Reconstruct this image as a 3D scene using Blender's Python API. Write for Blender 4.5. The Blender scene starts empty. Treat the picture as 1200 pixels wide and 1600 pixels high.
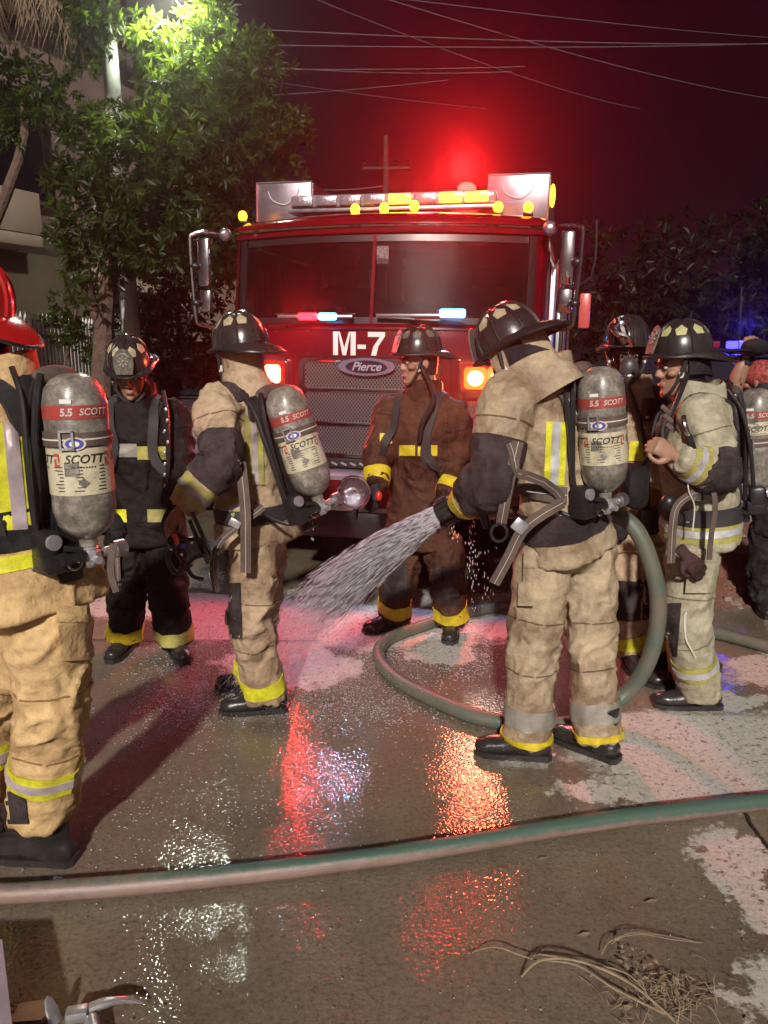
import bpy, bmesh, math, random
import numpy as np
from mathutils import Vector, Matrix, Quaternion
from mathutils.bvhtree import BVHTree
random.seed(7); RNG = np.random.default_rng(7)
R = math.radians
scene = bpy.context.scene
COL = scene.collection

# ------------------------------------------------------------------ camera
CAM_H, PITCH, FPX = 1.70, R(11.9), 1200.0
cam = bpy.data.cameras.new('camera'); cam_o = bpy.data.objects.new('camera', cam); COL.objects.link(cam_o)
cam.sensor_fit = 'VERTICAL'; cam.sensor_height = 36.0; cam.lens = FPX / 1600.0 * 36.0
cam.clip_start = 0.05; cam.clip_end = 2000
cam_o.location = (0, 0, CAM_H); cam_o.rotation_euler = (R(90) - PITCH, 0, 0)
scene.camera = cam_o

# ------------------------------------------------------------------ night sky
w = bpy.data.worlds.new('World'); scene.world = w; w.use_nodes = True
nt = w.node_tree; nt.nodes.clear()
wo = nt.nodes.new('ShaderNodeOutputWorld'); bg = nt.nodes.new('ShaderNodeBackground')
bg.inputs[0].default_value = (0.0100, 0.0001, 0.0028, 1); bg.inputs[1].default_value = 1.0
nt.links.new(bg.outputs[0], wo.inputs[0])

# ------------------------------------------------------------------ key light, high behind the camera
SUN_EL, SUN_AZ = R(29), R(-5)          # azimuth: degrees to the right of straight behind the camera
sun = bpy.data.lights.new('sun', 'SUN'); sun_o = bpy.data.objects.new('sun', sun); COL.objects.link(sun_o)
sun.energy = 3.2; sun.angle = R(2.5); sun.color = (1.0, 0.93, 0.84)
d = Vector((-math.sin(SUN_AZ) * math.cos(SUN_EL), math.cos(SUN_AZ) * math.cos(SUN_EL), -math.sin(SUN_EL)))
sun_o.rotation_euler = d.to_track_quat('-Z', 'Y').to_euler()

scene.view_settings.view_transform = 'Standard'; scene.view_settings.look = 'None'
scene.view_settings.gamma = 1.0; scene.view_settings.exposure = 0.55
scene.view_settings.use_curve_mapping = False
cy = scene.cycles
cy.use_denoising = True; cy.max_bounces = 6; cy.diffuse_bounces = 2; cy.glossy_bounces = 3
cy.transmission_bounces = 4; cy.transparent_max_bounces = 8; cy.volume_bounces = 0
cy.caustics_reflective = False; cy.caustics_refractive = False; cy.sample_clamp_indirect = 6.0
cy.use_adaptive_sampling = True; cy.adaptive_threshold = 0.015

# ------------------------------------------------------------------ where a photo point lies at a known distance
SP, CP = math.sin(PITCH), math.cos(PITCH)
def P(x, y, Y):
    u, v = (x - 600) / FPX, (800 - y) / FPX
    t = Y / (CP + v * SP)
    return Vector((u * t, Y, CAM_H + t * (v * CP - SP)))
def G(x, y, z=0.0):
    u, v = (x - 600) / FPX, (800 - y) / FPX
    t = (CAM_H - z) / (SP - v * CP)
    return Vector((u * t, t * (CP + v * SP), z))

# ------------------------------------------------------------------ materials
def new_mat(name):
    m = bpy.data.materials.new(name); m.use_nodes = True
    n = m.node_tree.nodes; n.clear()
    o = n.new('ShaderNodeOutputMaterial'); b = n.new('ShaderNodeBsdfPrincipled')
    m.node_tree.links.new(b.outputs[0], o.inputs[0])
    return m, n, m.node_tree.links, b, o
def rgba(c): return (c[0], c[1], c[2], 1)
def noise(n, l, scale, detail=4, vec=None, rough=.55):
    t = n.new('ShaderNodeTexNoise'); t.inputs['Scale'].default_value = scale
    t.inputs['Detail'].default_value = detail; t.inputs['Roughness'].default_value = rough
    if vec: l.new(vec, t.inputs['Vector'])
    return t
def ramp(n, l, fac, stops):
    r = n.new('ShaderNodeValToRGB'); l.new(fac, r.inputs[0])
    e = r.color_ramp.elements
    while len(e) < len(stops): e.new(0.5)
    for k, (p, c) in enumerate(stops): e[k].position = p; e[k].color = c if len(c) == 4 else rgba(c)
    return r
def mix(n, l, fac, a, b, mode='MIX'):
    m = n.new('ShaderNodeMix'); m.data_type = 'RGBA'; m.blend_type = mode
    for s, val in ((0, fac), (6, a), (7, b)):
        if hasattr(val, 'is_linked'): l.new(val, m.inputs[s])
        else: m.inputs[s].default_value = val if s == 0 else rgba(val)
    return m.outputs[2]
def mat(name, col, rough=.6, metal=0, col2=None, vscale=6, vpos=(.35, .7), bump=0, bscale=150, spec=.5, coat=0, rvar=0, bdist=.004):
    m, n, l, b, o = new_mat(name)
    tc = n.new('ShaderNodeTexCoord').outputs['Object']
    b.inputs['Base Color'].default_value = rgba(col); b.inputs['Roughness'].default_value = rough
    b.inputs['Metallic'].default_value = metal; b.inputs['Specular IOR Level'].default_value = spec
    b.inputs['Coat Weight'].default_value = coat; b.inputs['Coat Roughness'].default_value = .06
    if col2:
        t = noise(n, l, vscale, 6, tc, .62)
        l.new(ramp(n, l, t.outputs[0], [(vpos[0], col2), (vpos[1], col)]).outputs[0], b.inputs['Base Color'])
    if rvar:
        t = noise(n, l, vscale * 2.3, 4, tc)
        mr = n.new('ShaderNodeMapRange'); mr.inputs[3].default_value = rough - rvar; mr.inputs[4].default_value = rough + rvar
        l.new(t.outputs[0], mr.inputs[0]); l.new(mr.outputs[0], b.inputs['Roughness'])
    if bump:
        t = noise(n, l, bscale, 3, tc); bp = n.new('ShaderNodeBump')
        bp.inputs['Strength'].default_value = bump; bp.inputs['Distance'].default_value = bdist
        l.new(t.outputs[0], bp.inputs['Height']); l.new(bp.outputs[0], b.inputs['Normal'])
    return m
def fabric(name, col, dirt, rough=.85, sheen=.0, wet=0.0):
    """heavy woven cloth: soot, rubbed lighter areas, weave relief and soft creases"""
    m, n, l, b, o = new_mat(name)
    tc = n.new('ShaderNodeTexCoord').outputs['Object']
    n1 = noise(n, l, 5.5, 7, tc, .68); n2 = noise(n, l, 38, 5, tc, .6)
    c1 = ramp(n, l, n1.outputs[0], [(.28, tuple(k * .7 for k in dirt)), (.42, dirt), (.54, col), (.75, tuple(min(1, k * 1.22) for k in col))]).outputs[0]
    c2 = ramp(n, l, n2.outputs[0], [(.3, (.72, .7, .68)), (.6, (1, 1, 1))]).outputs[0]
    l.new(mix(n, l, .8, c1, c2, 'MULTIPLY'), b.inputs['Base Color'])
    b.inputs['Roughness'].default_value = rough
    if wet:
        l.new(ramp(n, l, n1.outputs[0], [(.35, (.38,) * 3), (.6, (rough,) * 3)]).outputs[0], b.inputs['Roughness'])
    b.inputs['Specular IOR Level'].default_value = (.3 + wet) if sum(col) > .2 else .14
    n3 = noise(n, l, 26, 6, tc, .6); n4 = noise(n, l, 420, 2, tc)
    bp = n.new('ShaderNodeBump'); bp.inputs['Strength'].default_value = .75; bp.inputs['Distance'].default_value = .012
    bq = n.new('ShaderNodeBump'); bq.inputs['Strength'].default_value = .35; bq.inputs['Distance'].default_value = .0018
    l.new(n3.outputs[0], bp.inputs['Height']); l.new(n4.outputs[0], bq.inputs['Height'])
    l.new(bp.outputs[0], bq.inputs['Normal']); l.new(bq.outputs[0], b.inputs['Normal'])
    return m
def emis(name, col, strength, base=(.02, .02, .02)):
    m, n, l, b, o = new_mat(name)
    b.inputs['Base Color'].default_value = rgba(base); b.inputs['Roughness'].default_value = .15
    b.inputs['Emission Color'].default_value = rgba(col); b.inputs['Emission Strength'].default_value = strength
    return m
def glass(name, tint, rough=.02, ior=1.5, dirt=0.0):
    m, n, l, b, o = new_mat(name); n.remove(b)
    tr = n.new('ShaderNodeBsdfTransparent'); tr.inputs[0].default_value = rgba(tint)
    gl = n.new('ShaderNodeBsdfGlossy'); gl.inputs['Roughness'].default_value = rough
    fr = n.new('ShaderNodeFresnel'); fr.inputs[0].default_value = ior
    mx = n.new('ShaderNodeMixShader'); l.new(fr.outputs[0], mx.inputs[0]); l.new(tr.outputs[0], mx.inputs[1]); l.new(gl.outputs[0], mx.inputs[2])
    last = mx.outputs[0]
    if dirt:
        df = n.new('ShaderNodeBsdfDiffuse'); df.inputs[0].default_value = (.45, .42, .4, 1)
        tc = n.new('ShaderNodeTexCoord').outputs['Object']
        t = noise(n, l, 4, 7, tc, .7); rp = ramp(n, l, t.outputs[0], [(.35, (dirt * .4,) * 3), (.75, (dirt,) * 3)])
        m2 = n.new('ShaderNodeMixShader'); l.new(rp.outputs[0], m2.inputs[0]); l.new(last, m2.inputs[1]); l.new(df.outputs[0], m2.inputs[2]); last = m2.outputs[0]
    l.new(last, o.inputs[0])
    return m

MT = {}
MT['black_plastic'] = mat('black_plastic', (.018, .017, .018), .35, bump=.2, bscale=90, rvar=.12)
MT['black_cloth'] = fabric('black_cloth', (.030, .028, .032), (.016, .015, .016))
MT['patch'] = fabric('patch', (.062, .046, .048), (.036, .027, .028))
MT['webbing'] = mat('webbing', (.135, .092, .075), .75, col2=(.07, .048, .042), vscale=14, bump=.5, bscale=500, bdist=.002)
MT['dark_web'] = mat('dark_web', (.032, .028, .032), .7, col2=(.02, .018, .02), vscale=14, bump=.5, bscale=500, bdist=.002)
MT['rubber'] = mat('rubber', (.020, .018, .018), .30, col2=(.035, .03, .028), vscale=10, rvar=.14, bump=.25, bscale=60)
MT['chrome'] = mat('chrome', (.78, .76, .76), .10, 1, col2=(.6, .58, .58), vscale=9, rvar=.06)
MT['steel'] = mat('steel', (.56, .54, .57), .34, .6, col2=(.36, .34, .36), vscale=12, rvar=.14, bump=.1, bscale=80)
MT['alu'] = mat('alu', (.58, .54, .58), .38, .9, col2=(.42, .39, .42), vscale=6, rvar=.14)
MT['lime'] = mat('lime', (.80, .80, .03), .55, col2=(.50, .46, .03), vscale=30, bump=.5, bscale=340, bdist=.002)
MT['lime_dirty'] = mat('lime_dirty', (.46, .43, .09), .6, col2=(.26, .22, .08), vscale=14, bump=.5, bscale=340, bdist=.002)
MT['yellow'] = mat('yellow', (.74, .58, .02), .55, col2=(.5, .36, .02), vscale=25, bump=.5, bscale=340, bdist=.002)
MT['silver'] = mat('silver', (.62, .62, .66), .38, .25, col2=(.46, .45, .48), vscale=30, bump=.3, bscale=300, bdist=.002)
MT['silver_pink'] = mat('silver_pink', (.58, .47, .50), .42, .15, col2=(.44, .36, .38), vscale=30, bump=.3, bscale=300, bdist=.002)
MT['silver_dirty'] = mat('silver_dirty', (.36, .34, .31), .5, .1, col2=(.22, .19, .16), vscale=16, bump=.3, bscale=300, bdist=.002)
MT['skin'] = mat('skin', (.34, .185, .125), .5, col2=(.27, .14, .095), vscale=22, bump=.18, bscale=240, bdist=.002)
MT['hair'] = mat('hair', (.012, .010, .010), .55, bump=.6, bscale=300)
MT['eye'] = mat('eye', (.55, .52, .5), .2); MT['iris'] = mat('iris', (.02, .013, .01), .15)
MT['lip'] = mat('lip', (.24, .095, .08), .45)
MT['helmet_black'] = mat('helmet_black', (.020, .017, .017), .24, col2=(.034, .028, .026), vscale=9, rvar=.12, bump=.12, bscale=70, coat=.35)
MT['helmet_red'] = mat('helmet_red', (.42, .012, .014), .22, col2=(.30, .012, .012), vscale=9, rvar=.08, coat=.5)
MT['decal'] = mat('decal', (.50, .42, .27), .5, col2=(.34, .28, .18), vscale=40)
MT['decal_lime'] = mat('decal_lime', (.52, .52, .24), .5, col2=(.36, .34, .16), vscale=40)
MT['leather'] = mat('leather', (.055, .05, .04), .4, col2=(.16, .15, .12), vscale=60, bump=.5, bscale=90)
def tank_wrap():
    m, n, l, b, o = new_mat('tank_wrap')
    tc = n.new('ShaderNodeTexCoord').outputs['Object']
    t = noise(n, l, 16, 7, tc, .7); t2 = noise(n, l, 70, 5, tc, .7)
    c = ramp(n, l, t.outputs[0], [(.3, (.085, .072, .062)), (.5, (.21, .185, .16)), (.72, (.46, .43, .39))]).outputs[0]
    c2 = ramp(n, l, t2.outputs[0], [(.32, (.55, .53, .5)), (.6, (1, 1, 1))]).outputs[0]
    l.new(mix(n, l, .9, c, c2, 'MULTIPLY'), b.inputs['Base Color'])
    b.inputs['Roughness'].default_value = .34; b.inputs['Coat Weight'].default_value = .5; b.inputs['Coat Roughness'].default_value = .18
    wv = n.new('ShaderNodeTexWave'); wv.wave_type = 'BANDS'; wv.bands_direction = 'Z'; wv.inputs['Scale'].default_value = 70; wv.inputs['Distortion'].default_value = 3
    l.new(tc, wv.inputs['Vector'])
    bp = n.new('ShaderNodeBump'); bp.inputs['Strength'].default_value = .15; bp.inputs['Distance'].default_value = .002
    l.new(wv.outputs[0], bp.inputs['Height']); l.new(bp.outputs[0], b.inputs['Normal'])
    return m
MT['tank'] = tank_wrap()
MT['tank_label'] = mat('tank_label', (.58, .53, .38), .4, col2=(.34, .28, .19), vscale=22, vpos=(.28, .52), coat=.3)
MT['tank_red'] = mat('tank_red', (.42, .045, .04), .4, col2=(.26, .06, .05), vscale=30, coat=.3)
MT['ink'] = mat('ink', (.02, .018, .018), .5); MT['ink_red'] = mat('ink_red', (.42, .07, .04), .5)
MT['ink_pale'] = mat('ink_pale', (.56, .46, .42), .5); MT['white'] = mat('white', (.74, .72, .70), .45)
MT['blue'] = mat('blue', (.06, .06, .32), .4); MT['red_plastic'] = mat('red_plastic', (.55, .03, .02), .3)
MT['piping'] = mat('piping', (.62, .58, .50), .5)

# ------------------------------------------------------------------ mesh helpers
def link(o, parent=None, M=None):
    COL.objects.link(o)
    if parent is not None:
        o.parent = parent
        if M is not None: o.matrix_parent_inverse = M.inverted()
    return o
def tag(o, label=None, cat=None, group=None, kind=None):
    if label: o['label'] = label
    if cat: o['category'] = cat
    if group: o['group'] = group
    if kind: o['kind'] = kind
    return o
class Thing:
    """an Empty at a thing's base; parts are built in world space unless local=True"""
    def __init__(self, name, label, cat, loc, rot=None, group=None, local=False):
        self.e = bpy.data.objects.new(name, None); COL.objects.link(self.e)
        self.e.empty_display_size = .1
        self.M = Matrix.Translation(Vector(loc)) @ (rot.to_4x4() if rot else Matrix.Identity(4))
        self.e.matrix_world = self.M; self.local = local
        tag(self.e, label, cat, group)
class MB:
    def __init__(self): self.v = []; self.f = []
    def add(self, vs, fs):
        k = len(self.v); self.v += [tuple(p) for p in vs]; self.f += [tuple(i + k for i in f) for f in fs]; return self
    def box(self, c, s, M=None, ch=0):
        x, y, z = s[0] / 2, s[1] / 2, s[2] / 2
        if ch <= 0:
            vs = [(-x, -y, -z), (x, -y, -z), (x, y, -z), (-x, y, -z), (-x, -y, z), (x, -y, z), (x, y, z), (-x, y, z)]
            fs = [(3, 2, 1, 0), (4, 5, 6, 7), (0, 1, 5, 4), (1, 2, 6, 5), (2, 3, 7, 6), (3, 0, 4, 7)]
        else:
            bm = bmesh.new(); bmesh.ops.create_cube(bm, size=1)
            for q in bm.verts: q.co = (q.co.x * s[0], q.co.y * s[1], q.co.z * s[2])
            bmesh.ops.bevel(bm, geom=bm.edges[:], offset=min(ch, min(s) * .49), segments=2, affect='EDGES', profile=.5)
            bm.verts.index_update()
            vs = [tuple(q.co) for q in bm.verts]; fs = [tuple(q.index for q in f.verts) for f in bm.faces]; bm.free()
        vs = [Vector(p) for p in vs]
        if M is not None: vs = [M @ p for p in vs]
        c = Vector(c); return self.add([p + c for p in vs], fs)
    def rings(self, rings, cap=True, closed=True):
        n = len(rings[0]); vs = [p for r in rings for p in r]; fs = []
        for i in range(len(rings) - 1):
            for j in range(n if closed else n - 1):
                k = (j + 1) % n
                fs.append((i * n + j, i * n + k, (i + 1) * n + k, (i + 1) * n + j))
        if cap and closed:
            fs.append(tuple(range(n - 1, -1, -1))); fs.append(tuple((len(rings) - 1) * n + j for j in range(n)))
        return self.add(vs, fs)
    def tube(self, pts, r, n=8, cap=True, sub=1):
        pts = [Vector(p) for p in pts]
        rr = r if isinstance(r, (list, tuple)) else [r] * len(pts)
        if sub > 1: pts, rr = catmull(pts, rr, sub)
        return self.rings(tube_rings(pts, rr, n), cap)
    def lathe(self, prof, n=24, M=None, cap=True):
        rs = [[Vector((r * math.cos(2 * math.pi * k / n), r * math.sin(2 * math.pi * k / n), z)) for k in range(n)] for r, z in prof]
        if M is not None: rs = [[M @ p for p in q] for q in rs]
        return self.rings(rs, cap)
    def ell(self, c, r, n=16, m=10, M=None):
        c = Vector(c); rs = []
        for i in range(m + 1):
            a = -math.pi / 2 + math.pi * i / m; ca = max(math.cos(a), .02)
            rs.append([Vector((r[0] * ca * math.cos(2 * math.pi * k / n), r[1] * ca * math.sin(2 * math.pi * k / n), r[2] * math.sin(a))) for k in range(n)])
        if M is not None: rs = [[M @ p for p in q] for q in rs]
        return self.rings([[p + c for p in q] for q in rs])
    def prism(self, poly, h, M):
        """poly: 2D outline in local xy, extruded 0..h along local z"""
        n = len(poly); a = [M @ Vector((x, y, 0)) for x, y in poly]; b = [M @ Vector((x, y, h)) for x, y in poly]
        fs = [(i, (i + 1) % n, n + (i + 1) % n, n + i) for i in range(n)] + [tuple(range(n - 1, -1, -1)), tuple(range(n, 2 * n))]
        return self.add(a + b, fs)
    def xf(self, M):
        self.v = [tuple(M @ Vector(p)) for p in self.v]; return self
    def mesh(self, name, smooth=True, angle=35):
        me = bpy.data.meshes.new(name); me.from_pydata(self.v, [], self.f); me.update()
        bm = bmesh.new(); bm.from_mesh(me); bmesh.ops.recalc_face_normals(bm, faces=bm.faces[:])
        if smooth:
            ca = math.radians(angle)
            for e in bm.edges:
                e.smooth = not (len(e.link_faces) == 2 and e.calc_face_angle(0) > ca)
            for f in bm.faces: f.smooth = True
        bm.to_mesh(me); bm.free(); return me
    def build(self, name, material, parent=None, smooth=True, angle=35, label=None):
        me = self.mesh(name, smooth, angle); me.materials.append(MT[material] if isinstance(material, str) else material)
        o = bpy.data.objects.new(name, me)
        if isinstance(parent, Thing): link(o, parent.e, None if parent.local else parent.M)
        else: link(o, parent)
        if label: o['label'] = label
        return o
def catmull(pts, rr, sub):
    out, ro = [], []; n = len(pts)
    for i in range(n - 1):
        p0, p1, p2, p3 = pts[max(i - 1, 0)], pts[i], pts[i + 1], pts[min(i + 2, n - 1)]
        for k in range(sub):
            t = k / sub; t2, t3 = t * t, t * t * t
            out.append(.5 * ((2 * p1) + (p2 - p0) * t + (2 * p0 - 5 * p1 + 4 * p2 - p3) * t2 + (3 * p1 - p0 - 3 * p2 + p3) * t3))
            a, b = rr[i], rr[i + 1]; s = t * t * (3 - 2 * t)
            ro.append(tuple(x + (y - x) * s for x, y in zip(a, b)) if isinstance(a, (tuple, list)) else a + (b - a) * s)
    out.append(pts[-1]); ro.append(rr[-1]); return out, ro
def tube_rings(pts, rr, n=8, hint=None, sup=None):
    rs = []; X = None
    for i, p in enumerate(pts):
        T = (pts[min(i + 1, len(pts) - 1)] - pts[max(i - 1, 0)])
        if T.length < 1e-9: T = Vector((0, 0, 1))
        T.normalize()
        if hint is not None: X = Vector(hint) - T * T.dot(Vector(hint))
        elif X is None: X = T.orthogonal()
        else: X = X - T * T.dot(X)
        if X.length < 1e-6: X = T.orthogonal()
        X.normalize(); Yv = T.cross(X)
        r = rr[i]; rx, ry = r if isinstance(r, (tuple, list)) else (r, r)
        q = []
        for k in range(n):
            a = 2 * math.pi * k / n; c, s = math.cos(a), math.sin(a)
            if sup: c = math.copysign(abs(c) ** sup, c); s = math.copysign(abs(s) ** sup, s)
            q.append(p + X * (rx * c) + Yv * (ry * s))
        rs.append(q)
    return rs
def loft(mb, pts, rr, hint, n=20, sub=4, sup=None):
    pts, rr = catmull([Vector(p) for p in pts], rr, sub)
    return mb.rings(tube_rings(pts, rr, n, hint, sup))
def frame(o, y, z=(0, 0, 1)):
    y = Vector(y).normalized(); z = Vector(z); x = y.cross(z).normalized(); z = x.cross(y).normalized()
    return Matrix(((x.x, y.x, z.x, o[0]), (x.y, y.y, z.y, o[1]), (x.z, y.z, z.z, o[2]), (0, 0, 0, 1)))
def lerp(a, b, t): return a + (b - a) * t
# numpy value noise
def _h(i, j, k, s):
    v = (i * 374761393 + j * 668265263 + k * 2147483647 + s * 974711) & 0x7fffffff
    v = ((v ^ (v >> 13)) * 1274126177) & 0x7fffffff
    return ((v ^ (v >> 16)) & 0xffff) / 65535.0
def vnoise(p, seed=0):
    i = np.floor(p).astype(np.int64); f = p - i; f = f * f * (3 - 2 * f); r = 0
    for a in (0, 1):
        for b in (0, 1):
            for c in (0, 1):
                wgt = (f[:, 0] if a else 1 - f[:, 0]) * (f[:, 1] if b else 1 - f[:, 1]) * (f[:, 2] if c else 1 - f[:, 2])
                r = r + wgt * _h(i[:, 0] + a, i[:, 1] + b, i[:, 2] + c, seed)
    return r
def remesh(mb, voxel, smooth_it=3):
    me = bpy.data.meshes.new('tmp'); me.from_pydata(mb.v, [], mb.f); me.update()
    bm = bmesh.new(); bm.from_mesh(me); bmesh.ops.recalc_face_normals(bm, faces=bm.faces[:]); bm.to_mesh(me); bm.free()
    o = bpy.data.objects.new('tmp', me); COL.objects.link(o)
    md = o.modifiers.new('r', 'REMESH'); md.mode = 'VOXEL'; md.voxel_size = voxel; md.adaptivity = 0
    dg = bpy.context.evaluated_depsgraph_get(); dg.update()
    m2 = bpy.data.meshes.new_from_object(o.evaluated_get(dg))
    bpy.data.objects.remove(o); bpy.data.meshes.remove(me)
    nv = len(m2.vertices); co = np.empty(nv * 3); m2.vertices.foreach_get('co', co); co = co.reshape(-1, 3)
    ed = np.empty(len(m2.edges) * 2, dtype=np.int64); m2.edges.foreach_get('vertices', ed); ed = ed.reshape(-1, 2)
    deg = np.bincount(ed.ravel(), minlength=nv)[:, None].clip(1)
    for _ in range(smooth_it):
        s = np.zeros_like(co); np.add.at(s, ed[:, 0], co[ed[:, 1]]); np.add.at(s, ed[:, 1], co[ed[:, 0]])
        co = co * .4 + s / deg * .6
    return m2, co
def finish(m2, co, name, material, parent):
    m2.vertices.foreach_set('co', co.ravel()); m2.update(); m2.name = name
    m2.polygons.foreach_set('use_smooth', np.ones(len(m2.polygons), dtype=bool))
    m2.materials.clear(); m2.materials.append(MT[material] if isinstance(material, str) else material)
    o = bpy.data.objects.new(name, m2)
    if isinstance(parent, Thing): link(o, parent.e, None if parent.local else parent.M)
    else: link(o, parent)
    return o
def mesh_bvh(me):
    return BVHTree.FromPolygons([v.co.copy() for v in me.vertices], [tuple(p.vertices) for p in me.polygons])
def text_geo(body, size=1.0, shear=0.0, bold=0.0, sx=1.0, space=1.0):
    """filled letters as flat 2-D geometry, centred"""
    cu = bpy.data.curves.new('t', 'FONT'); cu.body = body; cu.size = size; cu.shear = shear; cu.offset = bold; cu.space_character = space
    cu.align_x = 'CENTER'; cu.align_y = 'CENTER'; cu.resolution_u = 3
    o = bpy.data.objects.new('t', cu); COL.objects.link(o)
    dg = bpy.context.evaluated_depsgraph_get(); dg.update()
    me = bpy.data.meshes.new_from_object(o.evaluated_get(dg))
    vs = [(v.co.x * sx, v.co.y) for v in me.vertices]; fs = [tuple(p.vertices) for p in me.polygons]
    bpy.data.objects.remove(o); bpy.data.curves.remove(cu); bpy.data.meshes.remove(me)
    return vs, fs
# ================================================================== the setting
def ground_mat():
    m, n, l, b, o = new_mat('wet_concrete')
    tc = n.new('ShaderNodeTexCoord').outputs['Object']
    # ragged pale patches; those before the engine paint wet glare into the colour
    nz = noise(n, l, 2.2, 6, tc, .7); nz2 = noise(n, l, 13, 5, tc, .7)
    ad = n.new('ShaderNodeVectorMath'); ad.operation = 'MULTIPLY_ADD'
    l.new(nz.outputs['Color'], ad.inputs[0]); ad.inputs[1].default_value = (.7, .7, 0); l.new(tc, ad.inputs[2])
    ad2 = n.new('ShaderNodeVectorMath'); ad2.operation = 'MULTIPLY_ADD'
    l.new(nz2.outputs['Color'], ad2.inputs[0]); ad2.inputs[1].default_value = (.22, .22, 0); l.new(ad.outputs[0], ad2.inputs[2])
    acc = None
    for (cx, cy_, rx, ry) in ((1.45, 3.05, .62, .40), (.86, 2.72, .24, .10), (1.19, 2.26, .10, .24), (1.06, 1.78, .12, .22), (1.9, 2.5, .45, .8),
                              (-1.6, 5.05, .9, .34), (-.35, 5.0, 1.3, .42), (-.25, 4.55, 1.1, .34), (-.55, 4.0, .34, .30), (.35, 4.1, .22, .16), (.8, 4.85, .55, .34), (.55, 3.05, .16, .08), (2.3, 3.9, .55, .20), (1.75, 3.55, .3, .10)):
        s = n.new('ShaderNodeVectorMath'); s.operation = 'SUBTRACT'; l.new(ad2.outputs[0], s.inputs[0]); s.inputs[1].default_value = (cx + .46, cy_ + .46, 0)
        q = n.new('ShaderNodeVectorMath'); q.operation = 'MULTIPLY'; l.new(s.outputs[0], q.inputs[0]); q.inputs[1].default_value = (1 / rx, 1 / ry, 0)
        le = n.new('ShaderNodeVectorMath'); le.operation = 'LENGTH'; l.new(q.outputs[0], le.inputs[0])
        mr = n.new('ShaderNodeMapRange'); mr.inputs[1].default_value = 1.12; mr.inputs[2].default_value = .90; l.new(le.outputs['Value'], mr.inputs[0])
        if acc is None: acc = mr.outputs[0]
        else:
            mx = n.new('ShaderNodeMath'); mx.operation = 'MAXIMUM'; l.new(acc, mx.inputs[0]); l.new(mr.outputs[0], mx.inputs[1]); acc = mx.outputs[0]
    # pitting keeps some dark specks inside the pale patches
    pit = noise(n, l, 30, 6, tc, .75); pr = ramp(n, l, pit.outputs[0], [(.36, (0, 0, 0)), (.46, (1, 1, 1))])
    dm = n.new('ShaderNodeMath'); dm.operation = 'MULTIPLY'; l.new(acc, dm.inputs[0]); l.new(pr.outputs[0], dm.inputs[1]); dry = dm.outputs[0]  # mask of the pale patches, painted glare included
    big = noise(n, l, .9, 6, tc, .65); fine = noise(n, l, 55, 6, tc, .75); spk = noise(n, l, 210, 4, tc, .8)
    wetc = ramp(n, l, big.outputs[0], [(.32, (.118, .092, .068)), (.52, (.182, .146, .108)), (.72, (.24, .198, .15))]).outputs[0]
    f1 = ramp(n, l, fine.outputs[0], [(.28, (.35, .33, .31)), (.48, (.95, .95, .95)), (.72, (1.25, 1.22, 1.18))]).outputs[0]
    f2 = ramp(n, l, spk.outputs[0], [(.30, (.25, .24, .23)), (.40, (1, 1, 1)), (.68, (1, 1, 1)), (.76, (1.7, 1.65, 1.55))]).outputs[0]
    c = mix(n, l, 1.0, mix(n, l, .9, wetc, f1, 'MULTIPLY'), f2, 'MULTIPLY')
    palec = mix(n, l, .5, mix(n, l, .9, (.50, .475, .43), f1, 'MULTIPLY'), f2, 'MULTIPLY')
    l.new(mix(n, l, dry, c, palec), b.inputs['Base Color'])
    # water film: thin and rippled where wet, rough in the pale patches
    film = noise(n, l, 1.5, 5, tc, .6)
    rr = ramp(n, l, film.outputs[0], [(.45, (.015,) * 3), (.60, (.03,) * 3), (.70, (.11,) * 3), (.82, (.32,) * 3)])
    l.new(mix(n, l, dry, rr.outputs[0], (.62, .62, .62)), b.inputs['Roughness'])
    b.inputs['Specular IOR Level'].default_value = .55
    b1 = n.new('ShaderNodeBump'); b1.inputs['Strength'].default_value = 1.0; b1.inputs['Distance'].default_value = .0019
    rip = noise(n, l, 92, 0.6, tc, .5); ra = ramp(n, l, film.outputs[0], [(.42, (1, 1, 1)), (.72, (.22, .22, .22))]); rm = n.new('ShaderNodeMath'); rm.operation = 'MULTIPLY'; l.new(rip.outputs[0], rm.inputs[0]); l.new(ra.outputs[0], rm.inputs[1]); l.new(rm.outputs[0], b1.inputs['Height'])
    b2 = n.new('ShaderNodeBump'); b2.inputs['Strength'].default_value = .05; b2.inputs['Distance'].default_value = .004
    l.new(fine.outputs[0], b2.inputs['Height']); l.new(b1.outputs[0], b2.inputs['Normal'])
    l.new(b2.outputs[0], b.inputs['Normal'])
    return m
m = MB(); nx = 60
xs = [-300, -60, -20, -8] + list(np.linspace(-5, 5, 41)) + [8, 20, 60, 300]; ys = [-60, -10, -2] + list(np.linspace(0, 9, 41)) + [14, 30, 90, 400]
vs = []; 
arr = np.array([(x, y, 0) for y in ys for x in xs], dtype=float)
near = (np.abs(arr[:, 0]) < 6) & (arr[:, 1] > -.5) & (arr[:, 1] < 10)
arr[:, 2] = np.where(near, (vnoise(arr * [1.1, 1.1, 1], 3) - .5) * .012, 0)
W = len(xs)
fs = [(j * W + i, j * W + i + 1, (j + 1) * W + i + 1, (j + 1) * W + i) for j in range(len(ys) - 1) for i in range(W - 1)]
g = m.add([tuple(p) for p in arr], fs).build('ground', ground_mat()); tag(g, kind='structure')
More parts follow.
